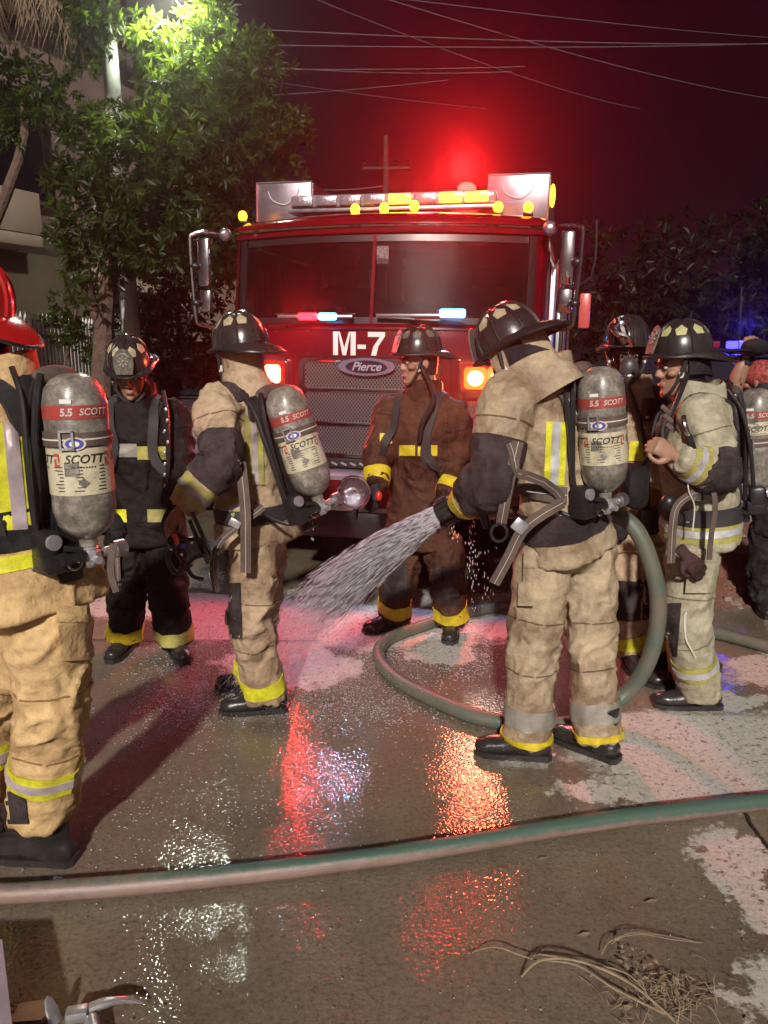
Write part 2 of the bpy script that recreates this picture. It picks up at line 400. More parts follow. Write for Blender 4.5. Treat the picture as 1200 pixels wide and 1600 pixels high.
# slab joint lines in the concrete
jm = mat('joint_filler', (.025, .02, .016), .5)
for (a, c) in ((G(1162, 1270), G(1260, 1420)), (G(-200, 1000), G(500, 1003))):
    dvec = (c - a).normalized(); nvec = Vector((-dvec.y, dvec.x, 0)) * .006; q = MB(); k = 24; L = []
    for i in range(k + 1):
        p = lerp(a, c, i / k) + Vector((random.uniform(-.006, .006), random.uniform(-.006, .006), 0)); L += [p + nvec + Vector((0, 0, .008)), p - nvec + Vector((0, 0, .008))]
    q.add(L, [(2 * i, 2 * i + 1, 2 * i + 3, 2 * i + 2) for i in range(k)]).build('slab_joint', jm, g)

# ---- bare earth beside the road on the right, with rubble and a low rendered wall behind
em = mat('earth', (.15, .10, .07), .95, col2=(.20, .075, .05), vscale=2.2, bump=1, bscale=40, bdist=.02)
ex = np.linspace(1.9, 9, 70); ey = np.linspace(4.75, 7.2, 40)
ea = np.array([(x, y, 0) for y in ey for x in ex])
edge = np.clip((ea[:, 1] - 4.75 - .25 * vnoise(ea * [2.5, 0, 0], 9)) / .5, 0, 1) * np.clip((ea[:, 0] - 1.9) / .6, 0, 1)
ea[:, 2] = edge * (.09 + .16 * vnoise(ea * [1.7, 1.7, 1], 4) + .05 * vnoise(ea * [7, 7, 1], 5)) - .012
We = len(ex)
eo = MB().add([tuple(p) for p in ea], [(j * We + i, j * We + i + 1, (j + 1) * We + i + 1, (j + 1) * We + i) for j in range(len(ey) - 1) for i in range(We - 1)]).build('bare_earth', em)
tag(eo, kind='structure')
ebvh = mesh_bvh(eo.data)
rub = MB()
for _ in range(420):
    x, y = random.uniform(2.2, 4.6), random.uniform(4.85, 6.4); h = ebvh.ray_cast(Vector((x, y, 2)), Vector((0, 0, -1)))[0]
    if h is None: continue
    s = random.choice((.008, .012, .016, .03)) * random.uniform(.6, 1.6)
    rub.ell(h, (s, s * random.uniform(.6, 1), s * .6), 5, 3, Matrix.Rotation(random.uniform(0, 6), 3, 'Z') @ Matrix.Rotation(random.uniform(-.6, .6), 3, 'X'))
tag(rub.build('rubble', mat('rubble', (.27, .21, .165), .9, col2=(.14, .085, .06), vscale=9), smooth=False), 'small stones and rubble scattered on the bare earth', 'rubble', kind='stuff')
gm = mat('dry_grass', (.22, .16, .09), .9, col2=(.10, .09, .04), vscale=12)
gr = MB()
for _ in range(1600):
    x, y = random.uniform(2.0, 5), random.uniform(4.8, 6.6); h = ebvh.ray_cast(Vector((x, y, 2)), Vector((0, 0, -1)))[0]
    if h is None: continue
    a = random.uniform(0, 6.28); L = random.uniform(.03, .12); dv = Vector((math.cos(a), math.sin(a), 0)); sv = Vector((-dv.y, dv.x, 0)) * .0025
    t = h + dv * L * .8 + Vector((0, 0, L * random.uniform(.1, .8)))
    gr.add([h - sv, h + sv, t], [(0, 1, 2)])
tag(gr.build('dry_grass', gm, smooth=False), 'dry brown grass on the earth bank at the right', 'grass', kind='stuff')
wl = Thing('low_wall', 'low rendered wall behind the earth bank at the right edge', 'wall', (5, 6.95, 0))
wm = mat('render_wall', (.24, .19, .20), .85, col2=(.17, .12, .13), vscale=3, bump=.6, bscale=50)
MB().box((6.1, 7.0, .42), (8.2, .22, .84), ch=.015).build('wall_body', wm, wl)
MB().box((6.1, 7.0, .875), (8.3, .30, .07), ch=.012).build('wall_cap', mat('cap', (.28, .23, .23), .8, bump=.5, bscale=60), wl)
MB().box((6.1, 6.86, .09), (8.2, .1, .20), ch=.02).build('plinth', wm, wl)

# ---- house on the left, its street front running away from the camera
hs = Thing('two_storey_house', 'pale two storey house with balcony behind the tree at left', 'house', (-5.4, 10, 0))
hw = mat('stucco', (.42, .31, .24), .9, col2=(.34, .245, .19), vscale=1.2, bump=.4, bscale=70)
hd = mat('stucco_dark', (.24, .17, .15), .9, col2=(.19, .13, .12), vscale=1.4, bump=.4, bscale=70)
XF = -5.0
def hbox(x0, x1, y0, y1, z0, z1, name, m_, par=hs, ch=.01):
    return MB().box(((x0 + x1) / 2, (y0 + y1) / 2, (z0 + z1) / 2), (x1 - x0, y1 - y0, z1 - z0), ch=ch).build(name, m_, par)
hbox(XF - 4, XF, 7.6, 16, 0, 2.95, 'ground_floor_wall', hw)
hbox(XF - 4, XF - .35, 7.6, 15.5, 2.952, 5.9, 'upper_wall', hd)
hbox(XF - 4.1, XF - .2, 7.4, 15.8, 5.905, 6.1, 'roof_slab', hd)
hbox(XF - .35, XF + .55, 7.3, 10.6, 2.955, 3.10, 'balcony_floor', hw)
hbox(XF + .40, XF + .56, 7.3, 10.6, 3.103, 3.60, 'balcony_parapet', hw)
hbox(XF - .34, XF + .398, 10.45, 10.6, 3.103, 3.60, 'balcony_side', hw)
hbox(XF - .05, XF + .35, 12.0, 13.4, 2.55, 2.66, 'door_canopy', hw)
for (y0, y1) in ((9.7, 11.5), (12.4, 13.6)):
    wf = hbox(XF - .349, XF - .27, y0, y1, 3.65, 5.05, 'window', mat('win_frame', (.30, .24, .24), .5))
    for k in range(2):
        a = y0 + .07 + k * ((y1 - y0) / 2 - .01); b_ = a + (y1 - y0) / 2 - .11
        hbox(XF - .268, XF - .255, a, b_, 3.72, 4.98, 'pane', mat('win_pane', (.012, .008, .012), .12), wf, 0)
hbox(XF - .03, XF + .02, 10.2, 11.1, 0.02, 2.1, 'door', mat('door_brown', (.10, .06, .045), .6, bump=.4, bscale=20))

hs.e.matrix_world = Matrix.Translation((-5.4, 10, 0)) @ Matrix.Rotation(R(-25), 4, 'Z')

# ---- white bar fence along the pavement on the left
fe = Thing('bar_fence', 'tall white steel bar fence along the left side of the street', 'fence', (-3.75, 9, 0))
fm = mat('fence_white', (.58, .54, .54), .5, col2=(.42, .38, .36), vscale=6)
bar = MB().box((0, 0, 1.02), (.03, .03, 2.04), ch=.006).add([(-.015, -.015, 2.04), (.015, -.015, 2.04), (.015, .015, 2.04), (-.015, .015, 2.04), (0, 0, 2.1)], [(0, 1, 4), (1, 2, 4), (2, 3, 4), (3, 0, 4)]).mesh('bar', False)
bar.materials.append(fm)
for k in range(54):
    o = bpy.data.objects.new('bar', bar); link(o, fe.e, fe.M); o.location = (-3.75, 6.6 + k * .105, 0)
for z in (.25, 1.85): MB().box((-3.722, 9.4, z), (.02, 5.9, .045)).build('rail', fm, fe)
for k in range(4): MB().box((-3.80, 6.5 + k * 1.93, 1.05), (.06, .06, 2.1), ch=.008).build('post', fm, fe)

# ---- trees
def leaf_mat(name, a, b_, c, trans):
    m, n, l, b, o = new_mat(name)
    g_ = n.new('ShaderNodeNewGeometry')
    l.new(ramp(n, l, g_.outputs['Random Per Island'], [(0, a), (.5, b_), (1, c)]).outputs[0], b.inputs['Base Color'])
    b.inputs['Roughness'].default_value = .42; b.inputs['Specular IOR Level'].default_value = .28 if trans > .3 else .10
    tl = n.new('ShaderNodeBsdfTranslucent'); tl.inputs[0].default_value = (.22, .32, .025, 1)
    mx = n.new('ShaderNodeMixShader'); mx.inputs[0].default_value = trans
    l.new(b.outputs[0], mx.inputs[1]); l.new(tl.outputs[0], mx.inputs[2]); l.new(mx.outputs[0], o.inputs[0]); return m
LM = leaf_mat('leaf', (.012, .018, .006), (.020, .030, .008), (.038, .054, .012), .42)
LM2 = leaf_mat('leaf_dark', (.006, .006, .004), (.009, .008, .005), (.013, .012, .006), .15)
BM_ = mat('bark', (.13, .075, .055), .9, col2=(.07, .042, .034), vscale=14, bump=1, bscale=34, bdist=.012)
def leaves(blobs, n_per, size, rng, shell=.45, flat=.6):
    """sprays of leaves: each spray is a whorl of folded blades about one twig tip"""
    V = []; F = []; k = 0
    for (c, r) in blobs:
        cnt = int(n_per * r[0] * r[1] * r[2] * 8 / 7) + 6
        for _ in range(cnt):
            u = rng.normal(size=3); u /= np.linalg.norm(u); rad = shell + (1 - shell) * rng.random() ** .6
            tip = np.array(c) + u * np.array(r) * rad
            ax = u + rng.normal(size=3) * .5 + np.array((0, 0, .2)); ax /= np.linalg.norm(ax)
            p = np.cross(ax, rng.normal(size=3)); p /= np.linalg.norm(p); q = np.cross(ax, p)
            nl = rng.integers(5, 9); a0 = rng.random() * 6.28
            for j in range(nl):
                a = a0 + 6.283 * j / nl + rng.normal() * .25; out = p * math.cos(a) + q * math.sin(a)
                dv = out * flat + ax * rng.uniform(.15, .7) + np.array((0, 0, -.18)); dv /= np.linalg.norm(dv)
                L = size * rng.uniform(.65, 1.25); sv = np.cross(dv, ax); sv = sv / (np.linalg.norm(sv) + 1e-6) * L * .17
                nrm = np.cross(sv, dv); nrm = nrm / (np.linalg.norm(nrm) + 1e-6) * L * .05
                b0 = tip + dv * L * .06; md = tip + dv * L * .5; e = tip + dv * L - ax * L * .10
                V += [b0, md + sv + nrm, e, md - sv + nrm]; F += [(k, k + 1, k + 2), (k, k + 2, k + 3)]; k += 4
    return V, F
def crown(name, blobs, n_per, size, material, parent, seed, **kw):
    rg_ = np.random.default_rng(seed + 99); out = []
    for c, r_ in blobs:
        out.append((c, tuple(k * .72 for k in r_)))
        for _ in range(9):
            u = rg_.normal(size=3); u /= np.linalg.norm(u); s = rg_.uniform(.24, .46)
            out.append((tuple(np.array(c) + u * np.array(r_) * rg_.uniform(.62, 1.02)), tuple(k * s for k in r_)))
    blobs = out
    V, F = leaves(blobs, n_per, size, np.random.default_rng(seed), **kw)
    me = bpy.data.meshes.new(name); me.from_pydata([tuple(v) for v in V], [], F); me.update(); me.materials.append(material)
    o = bpy.data.objects.new(name, me)
    return link(o, parent.e, parent.M) if isinstance(parent, Thing) else link(o, parent)
def limb(tr, name, pts, r0, r1, seed=0):
    rr = [r0 + (r1 - r0) * i / (len(pts) - 1) for i in range(len(pts))]
    return MB().tube(pts, rr, 10, sub=4).build(name, BM_, tr)
TY = 7.3
base = P(146, 560, TY); base.z = 0; base.x -= .02
tr = Thing('street_tree', 'large leafy tree with forked red lit trunk beside the fire engine', 'tree', base)
fork = P(163, 515, TY)
limb(tr, 'trunk', [base, lerp(base, fork, .5) + Vector((-.03, 0, 0)), fork], .13, .095)
limb(tr, 'branch', [fork, P(170, 430, TY), P(176, 360, TY), P(215, 250, TY), P(255, 150, TY)], .085, .03)
limb(tr, 'branch', [fork, P(142, 470, TY), P(136, 430, TY - .1), P(120, 330, TY - .2), P(110, 260, TY - .2)], .065, .025)
limb(tr, 'branch', [P(178, 355, TY), P(250, 320, TY + .1), P(330, 250, TY + .2), P(400, 180, TY + .2)], .05, .015)
limb(tr, 'branch', [P(215, 250, TY), P(290, 180, TY + .3), P(330, 90, TY + .3)], .04, .012)
def blob(x, y, Y, px, depth=None):
    c = P(x, y, Y); r = px / FPX * Y; return (tuple(c), (r, depth or r, r))
crown('crown', [blob(275, 140, TY + .2, 78), blob(340, 170, TY + .1, 110), blob(395, 200, TY, 82), blob(330, 60, TY + .2, 60), blob(140, 205, TY, 50), blob(255, 190, TY + .1, 60),
                blob(215, 270, TY - .1, 105), blob(310, 290, TY, 110), blob(390, 280, TY + .1, 75), blob(130, 330, TY - .2, 62), blob(150, 395, TY - .2, 62),
                blob(235, 380, TY, 85), blob(330, 380, TY + .2, 80), blob(430, 215, TY - .1, 45), blob(455, 195, TY - .1, 26), blob(105, 270, TY - .2, 40),
                blob(130, 60, TY + .2, 40), blob(235, 70, TY + .2, 36), blob(345, 60, TY + .1, 55), blob(395, 120, TY, 50)], 1000, .106, LM, tr, 21)
tb = Thing('small_tree', 'dark bushy tree with lit leaf tips at the upper left edge', 'tree', (-4.2, 7.6, 0))
limb(tb, 'trunk', [Vector((-4.2, 7.6, 0)), Vector((-4.25, 7.6, 1.6)), P(30, 250, 7.6), P(35, 150, 7.6)], .09, .03)
crown('crown', [blob(20, 140, 7.6, 62), blob(65, 130, 7.6, 45), blob(5, 185, 7.6, 40), blob(110, 20, 7.5, 42), blob(150, 10, 7.4, 40)], 1100, .10, LM, tb, 5)
bu = Thing('fence_shrub', 'straggly shrub growing through the white bar fence', 'shrub', (-3.5, 8.2, 0))
limb(bu, 'stem', [Vector((-3.5, 8.2, 0)), Vector((-3.5, 8.2, .9)), P(120, 480, 8.1)], .04, .012)
crown('foliage', [blob(125, 475, 8.1, 36), blob(112, 520, 8.1, 26), blob(150, 545, 8.0, 26), blob(95, 500, 8.1, 20)], 260, .075, LM, bu, 8)
b2 = Thing('hedge_bush', 'tall dark bush between the tree trunk and the fire engine', 'shrub', (-2.3, 9.0, 0))
limb(b2, 'stem', [Vector((-2.3, 9.0, 0)), Vector((-2.3, 9.0, 1.5)), P(265, 420, 9.0)], .06, .02)
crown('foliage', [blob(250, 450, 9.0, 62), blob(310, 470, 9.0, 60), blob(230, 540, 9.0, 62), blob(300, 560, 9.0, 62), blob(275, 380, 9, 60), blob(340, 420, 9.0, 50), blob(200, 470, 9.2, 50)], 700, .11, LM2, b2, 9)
pm = mat('dead_frond', (.20, .14, .08), .9, col2=(.11, .075, .05), vscale=9)
pl = Thing('dead_palm_fronds', 'dry brown palm fronds hanging at the top left corner', 'palm', (-4.9, 7.5, 0))
MB().tube([(-4.9, 7.7, 0), (-4.95, 7.7, 2), (-4.9, 7.7, 5.4)], [.16, .13, .15], 12, sub=3).build('trunk', BM_, pl)
pc = P(15, -25, 7.5)
for k in range(34):
    a = -2.6 + k * .17 + random.uniform(-.1, .1); fr = MB(); L = random.uniform(.55, .8)
    pts = [pc + Vector((math.cos(a) * L * t * .9, math.sin(a) * .25 * t - .1, .12 * math.sin(t * 2.4) - .60 * t * t * L / .7)) for t in np.linspace(0, 1, 9)]
    fr.tube(pts, [.012 - .001 * i for i in range(9)], 5)
    for i in range(1, 9):
        for s in (-1, 1):
            for j in range(3):
                p = lerp(pts[i - 1], pts[i], j / 3); dv = (pts[i] - pts[i - 1]).normalized()
                e = p + Vector((s * random.uniform(.02, .12), random.uniform(-.08, .08), -random.uniform(.12, .3))) + dv * .05
                sd = dv * .009; fr.add([p - sd, p + sd, e], [(0, 1, 2)])
    fr.build('frond', pm, pl, smooth=False)
for k, (x, Y, px, lab) in enumerate(((985, 15, 120, 'dark tree behind the mirror on the right of the engine'), (1120, 16, 150, 'broad dark tree above the right hand firefighters'), (1230, 14, 130, 'dark tree at the right edge of the picture'))):
    bs = P(x, 600, Y); bs.z = 0
    t_ = Thing('background_tree', lab, 'tree', bs, group='dark trees beyond the street')
    limb(t_, 'trunk', [bs, bs + Vector((.1, 0, 1.6)), P(x, 440, Y)], .16, .07)
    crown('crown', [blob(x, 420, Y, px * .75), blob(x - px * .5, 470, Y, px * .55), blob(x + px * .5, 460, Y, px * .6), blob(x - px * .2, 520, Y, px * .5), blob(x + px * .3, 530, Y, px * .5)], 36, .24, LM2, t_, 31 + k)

# ---- street lamp, its head hidden in the top of the tree
LY = 7.85; HY = 7.45
sl = Thing('street_lamp', 'pale street lamp pole standing behind the leafy tree', 'street lamp', (P(192, 300, LY).x, LY, 0))
lx = P(192, 300, LY).x; lt = P(278, -22, HY)
polem = mat('lamp_pole', (.55, .54, .50), .55, col2=(.42, .4, .37), vscale=8)
MB().tube([(lx, LY, 0), (lx - .02, LY, 3), (lx - .04, LY, lt.z - .1)], [.10, .085, .07], 12).build('pole', polem, sl)
MB().tube([(lx - .04, LY, lt.z - .15), (lx + .1, LY - .2, lt.z + .08), (lt.x - .1, HY + .1, lt.z + .14)], .03, 8, sub=4).build('arm', polem, sl)
hd_ = MB().ell((lt.x, HY, lt.z + .10), (.30, .14, .09), 16, 8).build('lamp_head', polem, sl)
MB().ell((lt.x, HY, lt.z + .03), (.22, .10, .06), 16, 8).build('lamp_lens', emis('lamp_lens', (.88, 1.0, .86), 14), hd_)
lp = bpy.data.lights.new('street_lamp_light', 'SPOT'); lp.energy = 270; lp.color = (.90, 1.0, .84); lp.shadow_soft_size = .14; lp.spot_size = R(165); lp.spot_blend = .5
lo = bpy.data.objects.new('street_lamp_light', lp); link(lo, sl.e, sl.M); lo.location = (lt.x, HY - .02, lt.z - .08)

# ---- utility pole far off and the wires across the sky
up = Thing('utility_pole', 'distant wooden utility pole with cross arm above the engine', 'utility pole', (P(603, 500, 26).x, 26, 0))
UPM = mat('old_wood', (.035, .022, .02), .9)
MB().tube([(up.e.matrix_world.translation.x, 26, 0), P(603, 212, 26)], [.13, .07], 8).build('pole', UPM, up)
MB().tube([P(567, 263, 26), P(640, 263, 26)], .05, 6).build('cross_arm', UPM, up)
for x in (570, 590, 618, 638): MB().lathe([(.03, 0), (.06, .05), (.03, .1), (.06, .15), (.02, .22)], 8, Matrix.Translation(P(x, 262, 26))).build('insulator', 'chrome', up)
wm_ = mat('cable', (.13, .10, .11), .7)
for (x0, y0, Y0, x1, y1, Y1, sag, r, lab) in (
        (380, 45, 12, 1260, 68, 20, 6, .009, 'highest of the two long cables running level over the engine'), (380, 70, 12, 1260, 66, 20, 5, .008, 'lower of the two long cables running level over the engine'),
        (390, 103, 12, 800, 112, 16, 5, .008, 'upper of the paired cables leaving the tree at mid height'), (390, 108, 12, 820, 104, 16, 2, .008, 'lower of the paired cables leaving the tree at mid height'),
        (400, 124, 12, 760, 170, 19, 2, .007, 'thin cable sloping down to the right from the tree'), (400, 150, 12, 700, 125, 16, 2, .007, 'thin cable rising gently to the right from the tree'),
        (470, -10, 9, 1000, 170, 22, 10, .008, 'left cable sloping down from the top of the picture'), (560, -15, 9, 1250, 160, 22, 12, .008, 'right cable sloping down from the top of the picture'),
        (600, -5, 9, 1260, 62, 22, 4, .007, 'topmost cable sloping to the right edge of the sky'), (480, 296, 26, 603, 290, 26, 3, .011, 'low faint cable just above the left roof locker')):
    a, b_ = P(x0, y0, Y0), P(x1, y1, Y1)
    pts = [lerp(a, b_, t) + Vector((0, 0, -sag / FPX * (Y0 + Y1) / 2 * 4 * t * (1 - t))) for t in np.linspace(0, 1, 15)]
    tag(MB().tube(pts, r, 5).build('overhead_cable', wm_), lab, 'cable', 'overhead cables')
# ================================================================== the fire engine (local: x right, -y front)
TM = Matrix.Rotation(R(-13), 3, 'Z') @ Matrix.Rotation(R(.8), 3, 'Y')
fe_ = Thing('fire_engine', 'red fire engine facing the camera with lit warning lights', 'fire engine', (-.066, 5.854, 0), TM, local=True)
RP = mat('engine_red', (.15, .003, .007), .16, col2=(.11, .0025, .005), vscale=3, coat=.6, rvar=.06)
BK = mat('trim_black', (.016, .014, .015), .35, rvar=.1, bump=.1, bscale=60)
GLS = glass('windscreen', (.66, .58, .62), .015, 1.55, dirt=.005)
INT = mat('cab_interior', (.030, .026, .028), .8, col2=(.02, .017, .018), vscale=5)
INL = mat('cab_grey', (.10, .075, .085), .8, col2=(.07, .05, .058), vscale=5)
def plan(zf, n=40, hw=1.2, x_in=None):
    """front outline of the cab seen from above, left rear to right rear; zf leans the front back"""
    out = []
    for x in np.linspace(-1.05, 1.05, n):
        out.append((x * hw / 1.2, -.26 + .24 * abs(x / 1.05) ** 2.2 + zf))
    def arc(s):
        c = (s * (hw - .15), .13 + zf); q = []
        for a in np.linspace(0, 90, 7)[1:]:
            q.append((c[0] + s * .15 * math.sin(R(a)), c[1] - .15 * math.cos(R(a))))
        return q
    L = arc(-1); Rr = arc(1)
    return [(-hw, 2.3)] + L[::-1] + out + Rr + [(hw, 2.3)]
def shell(levels, name, m_, par=fe_, cap=True, hw=1.2):
    rs = []
    for z, lean, h in levels: rs.append([Vector((x, y, z)) for x, y in plan(lean, 40, h)])
    return MB().rings(rs, cap).build(name, m_, par, angle=32)
shell([(.62, .02, 1.17), (.66, 0, 1.2), (1.2, 0, 1.2), (1.78, 0, 1.2), (1.86, .015, 1.195), (1.885, .04, 1.18)], 'cab_body', RP)
shell([(2.50, .145, 1.185), (2.515, .12, 1.215), (2.56, .115, 1.22), (2.60, .125, 1.21), (2.64, .16, 1.17), (2.665, .24, 1.08), (2.675, .4, .9)], 'roof', RP)
MB().tube([Vector((x, y - .006, 2.562)) for x, y in plan(.115, 40, 1.22)[1:-1]], .011, 6).build('drip_rail', 'chrome', fe_)
# pillars, side glass, rear cab wall
def strip(x0, x1, z0, z1, name, m_, par=fe_, off=0.0, nseg=24, l0=.035, l1=.135, side=None, zn=4):
    rs = []
    for j in range(zn + 1):
        t = j / zn; z = z0 + (z1 - z0) * t; lean = l0 + (l1 - l0) * ((z - 1.885) / .615); pl_ = plan(lean, 60, 1.19); row = []
        px_ = np.array([p[0] for p in pl_[1:-1]]); py_ = np.array([p[1] for p in pl_[1:-1]])
        for x in np.linspace(x0, x1, nseg + 1): row.append(Vector((x, float(np.interp(x, px_, py_)) - off, z)))
        rs.append(row)
    inner = [[p + Vector((0, .02, 0)) for p in r_] for r_ in rs]
    mb = MB().rings(rs, False, False).rings(inner, False, False)
    return mb.build(name, m_, par)
strip(-1.075, 1.075, 1.90, 2.49, 'windscreen', GLS, off=.0, nseg=40)
for s in (-1, 1):
    MB().rings([[Vector((s * x, y + l_, z)) for x, y in ((1.07, -.03), (1.13, 0), (1.185, .10), (1.19, .25), (1.10, .25), (1.06, .06))] for z, l_ in ((1.88, .035), (2.505, .135))]).build('windscreen_pillar', BK, fe_)
    MB().rings([[Vector((s * x, y + l_, z)) for x, y in ((1.125, -.022), (1.165, .02), (1.192, .10), (1.196, .2), (1.18, .1), (1.15, .02))] for z, l_ in ((1.88, .030), (2.505, .130))]).build('pillar_cover', RP, fe_)
    MB().box((s * 1.165, 1.12, 2.19), (.05, .14, .63)).build('door_pillar', BK, fe_)
    MB().box((s * 1.165, 2.1, 2.19), (.05, .38, .63)).build('door_pillar', RP, fe_)
    MB().box((s * 1.165, .65, 2.19), (.012, .82, .60)).build('side_glass', GLS, fe_)
    MB().box((s * 1.165, 1.55, 2.19), (.012, .74, .60)).build('side_glass', GLS, fe_)
strip(-1.06, 1.06, 2.455, 2.50, 'upper_windscreen_rim', BK, off=.006, nseg=40, zn=1)
strip(-1.06, 1.06, 1.885, 1.93, 'lower_windscreen_rim', BK, off=.006, nseg=40, zn=1)
strip(-.012, .012, 1.89, 2.495, 'windscreen_divider', RP, off=.012, nseg=2)
# cab interior
MB().box((0, 2.25, 1.9), (2.3, .06, 1.4)).build('rear_cab_wall', INL, fe_)
MB().box((0, 1.1, 1.30), (2.28, 2.2, .05)).build('cab_floor', INT, fe_)
dsh = MB(); dsh.box((0, .22, 1.80), (2.0, .5, .20), ch=.06); dsh.box((-.55, .42, 1.90), (.5, .2, .12), ch=.04); dsh.build('dashboard', INT, fe_)
MB().box((.28, 2.2, 2.13), (.34, .03, .15), ch=.01).build('cab_wall_panel', mat('panel_dark', (.05, .035, .04), .5), fe_)
MB().box((.93, 1.9, 2.16), (.22, .03, .36), ch=.02).build('rear_window', mat('rear_pane', (.10, .05, .06), .2), fe_)
MB().box((0, 1.45, 1.72), (.85, .8, .8), ch=.08).build('engine_cover', INT, fe_)
for x in (-.62, .68):
    st = MB().box((x, .98, 1.55), (.52, .5, .16), ch=.06).build('driver_seat', INT, fe_)
    MB().box((x, 1.22, 1.93), (.56, .16, .66), Matrix.Rotation(R(-8), 3, 'X'), ch=.07).build('backrest', INT, st)
    MB().box((x, 1.12, 2.02), (.10, .012, .10), Matrix.Rotation(R(-8), 3, 'X'), ch=.004).build('seat_emblem', mat('seat_emblem', (.28, .25, .22), .6), st)
    MB().box((x, 1.24, 2.31), (.30, .12, .16), Matrix.Rotation(R(-8), 3, 'X'), ch=.05).build('headrest', INT, st)
sw = MB(); cs = Vector((-.62, .52, 1.93)); tl = Matrix.Rotation(R(55), 3, 'X')
sw.tube([cs + tl @ Vector((.22 * math.cos(a), .22 * math.sin(a), 0)) for a in np.linspace(0, 6.283, 25)], .014, 6)
for a in (0, 2.1, 4.2): sw.tube([cs, cs + tl @ Vector((.22 * math.cos(a), .22 * math.sin(a), 0))], .012, 5)
sw.build('steering_wheel', BK, fe_)
pp = MB()
for k in range(7): pp.box((.32 + .05 * k, .22 + .02 * (k % 2), 1.93 + .012 * (k % 3)), (.10, .05, .06 + .02 * (k % 3)), Matrix.Rotation(.4 * k, 3, 'Z'), ch=.01)
pp.build('dashboard_clutter', mat('clutter', (.30, .24, .17), .8, col2=(.12, .1, .09), vscale=20), fe_)
for k in range(4): MB().box((-.78 + .17 * k, 2.19, 2.2), (.025, .03, .55)).build('rear_wall_strut', mat('strut_grey', (.26, .22, .23), .5), fe_)
MB().box((.06, -.145, 2.36), (.085, .012, .12)).build('windscreen_sticker', mat('sticker', (.30, .24, .25), .6, col2=(.06, .04, .05), vscale=60), fe_)
# wipers
for (x0, x1) in ((-.78, -.12), (.08, .62)):
    wp = MB(); wp.tube([(x0, -.19 + .2 * (x0 / 1.05) ** 2, 1.955), ((x0 + x1) / 2, -.235, 1.945), (x1, -.22 + .2 * (x1 / 1.05) ** 2, 1.95)], .008, 6, sub=3)
    wp.tube([(x1, -.24, 1.93), (x1 - .3, -.245, 1.925)], .010, 6); wp.build('wiper', 'chrome', fe_)
# LED bars at the foot of the windscreen
RED_E = emis('led_red', (1, .004, .008), 22); WHT_E = emis('led_white', (.07, .45, 1), 11); AMB_E = emis('led_amber', (1, .27, .010), 14); AMB_D = emis('marker_amber', (1, .42, .015), 5)
RLE = emis('lamp_red', (1, .06, .03), 14)
def led(x0, x1, z, y, m_, name='led_segment', par=None, h=.05):
    return MB().box(((x0 + x1) / 2, y, z), (x1 - x0, .03, h), ch=.014).build(name, m_, par or fe_)
lb = MB().box((-.40, -.285, 1.930), (.56, .035, .022), ch=.006).build('warning_light_bar', 'alu', fe_)
led(-.52, -.375, 1.93, -.300, RED_E, par=lb); led(-.37, -.235, 1.93, -.300, WHT_E, par=lb)
lb = MB().box((.36, -.285, 1.940), (.62, .035, .022), ch=.006).build('warning_light_bar', 'alu', fe_)
led(.50, .68, 1.955, -.295, WHT_E, par=lb, h=.058)
# lettering and badge on the front panel
def front_y(x, lean=0.0): return -.26 + .24 * abs(x / 1.05) ** 2.2 + lean
def letter(polys, x0, sx, h=.165, zc=1.662):
    for poly, tris in polys:
        MB().add([(x0 + px * sx, front_y(x0 + px * sx) - .005, zc + pz * h) for px, pz in poly], tris).build('lettering', 'white', fe_, smooth=False)
LX = -.03
letter([([(0, 0), (.22, 0), (.22, 1), (0, 1), (.30, 1), (.5, .32), (.42, 0), (.58, 0), (.70, 1), (.78, 0), (1, 0), (1, 1), (.78, 1)],
         [(0, 1, 2, 3), (2, 1, 1 + 0, 2)][:1] + [(10, 11, 12, 9)] + [(2, 4, 5), (2, 5, 6), (6, 5, 7), (5, 8, 12), (5, 12, 7)])], -.245 + LX, .172)
letter([([(0, .28), (1, .28), (1, .46), (0, .46)], [(0, 1, 2, 3)])], -.060 + LX, .062)
letter([([(0, 1), (1, 1), (1, .82), (.62, .40), (.50, 0), (.20, 0), (.32, .38), (.70, .79), (0, .79)], [(0, 8, 7, 1), (1, 7, 2), (2, 7, 6, 3), (3, 6, 5, 4)])], .016 + LX, .125)
def ellip(a, b_, n=40): return [(a * math.cos(6.2832 * k / n), b_ * math.sin(6.2832 * k / n)) for k in range(n)]
FM = Matrix(((1, 0, 0, 0), (0, 0, -1, 0), (0, 1, 0, 0), (0, 0, 0, 1)))   # local xy -> x,z ; extrude towards -y
bd = MB().prism(ellip(.205, .062), .02, Matrix.Translation((0, -.338, 1.585)) @ FM).build('badge', mat('badge_rim', (.60, .50, .72), .18, .8), fe_)
MB().prism(ellip(.150, .044), .006, Matrix.Translation((0, -.3585, 1.585)) @ FM).build('badge_field', mat('badge_field', (.03, .016, .03), .25), bd)
vs, fs = text_geo('Pierce', .085, .35, .0012, 1.05, .95)
MB().add([(x, -.3665, y + 1.585) for x, y in vs], fs).build('badge_lettering', mat('badge_letter', (.70, .62, .74), .2, .5), bd, smooth=False)
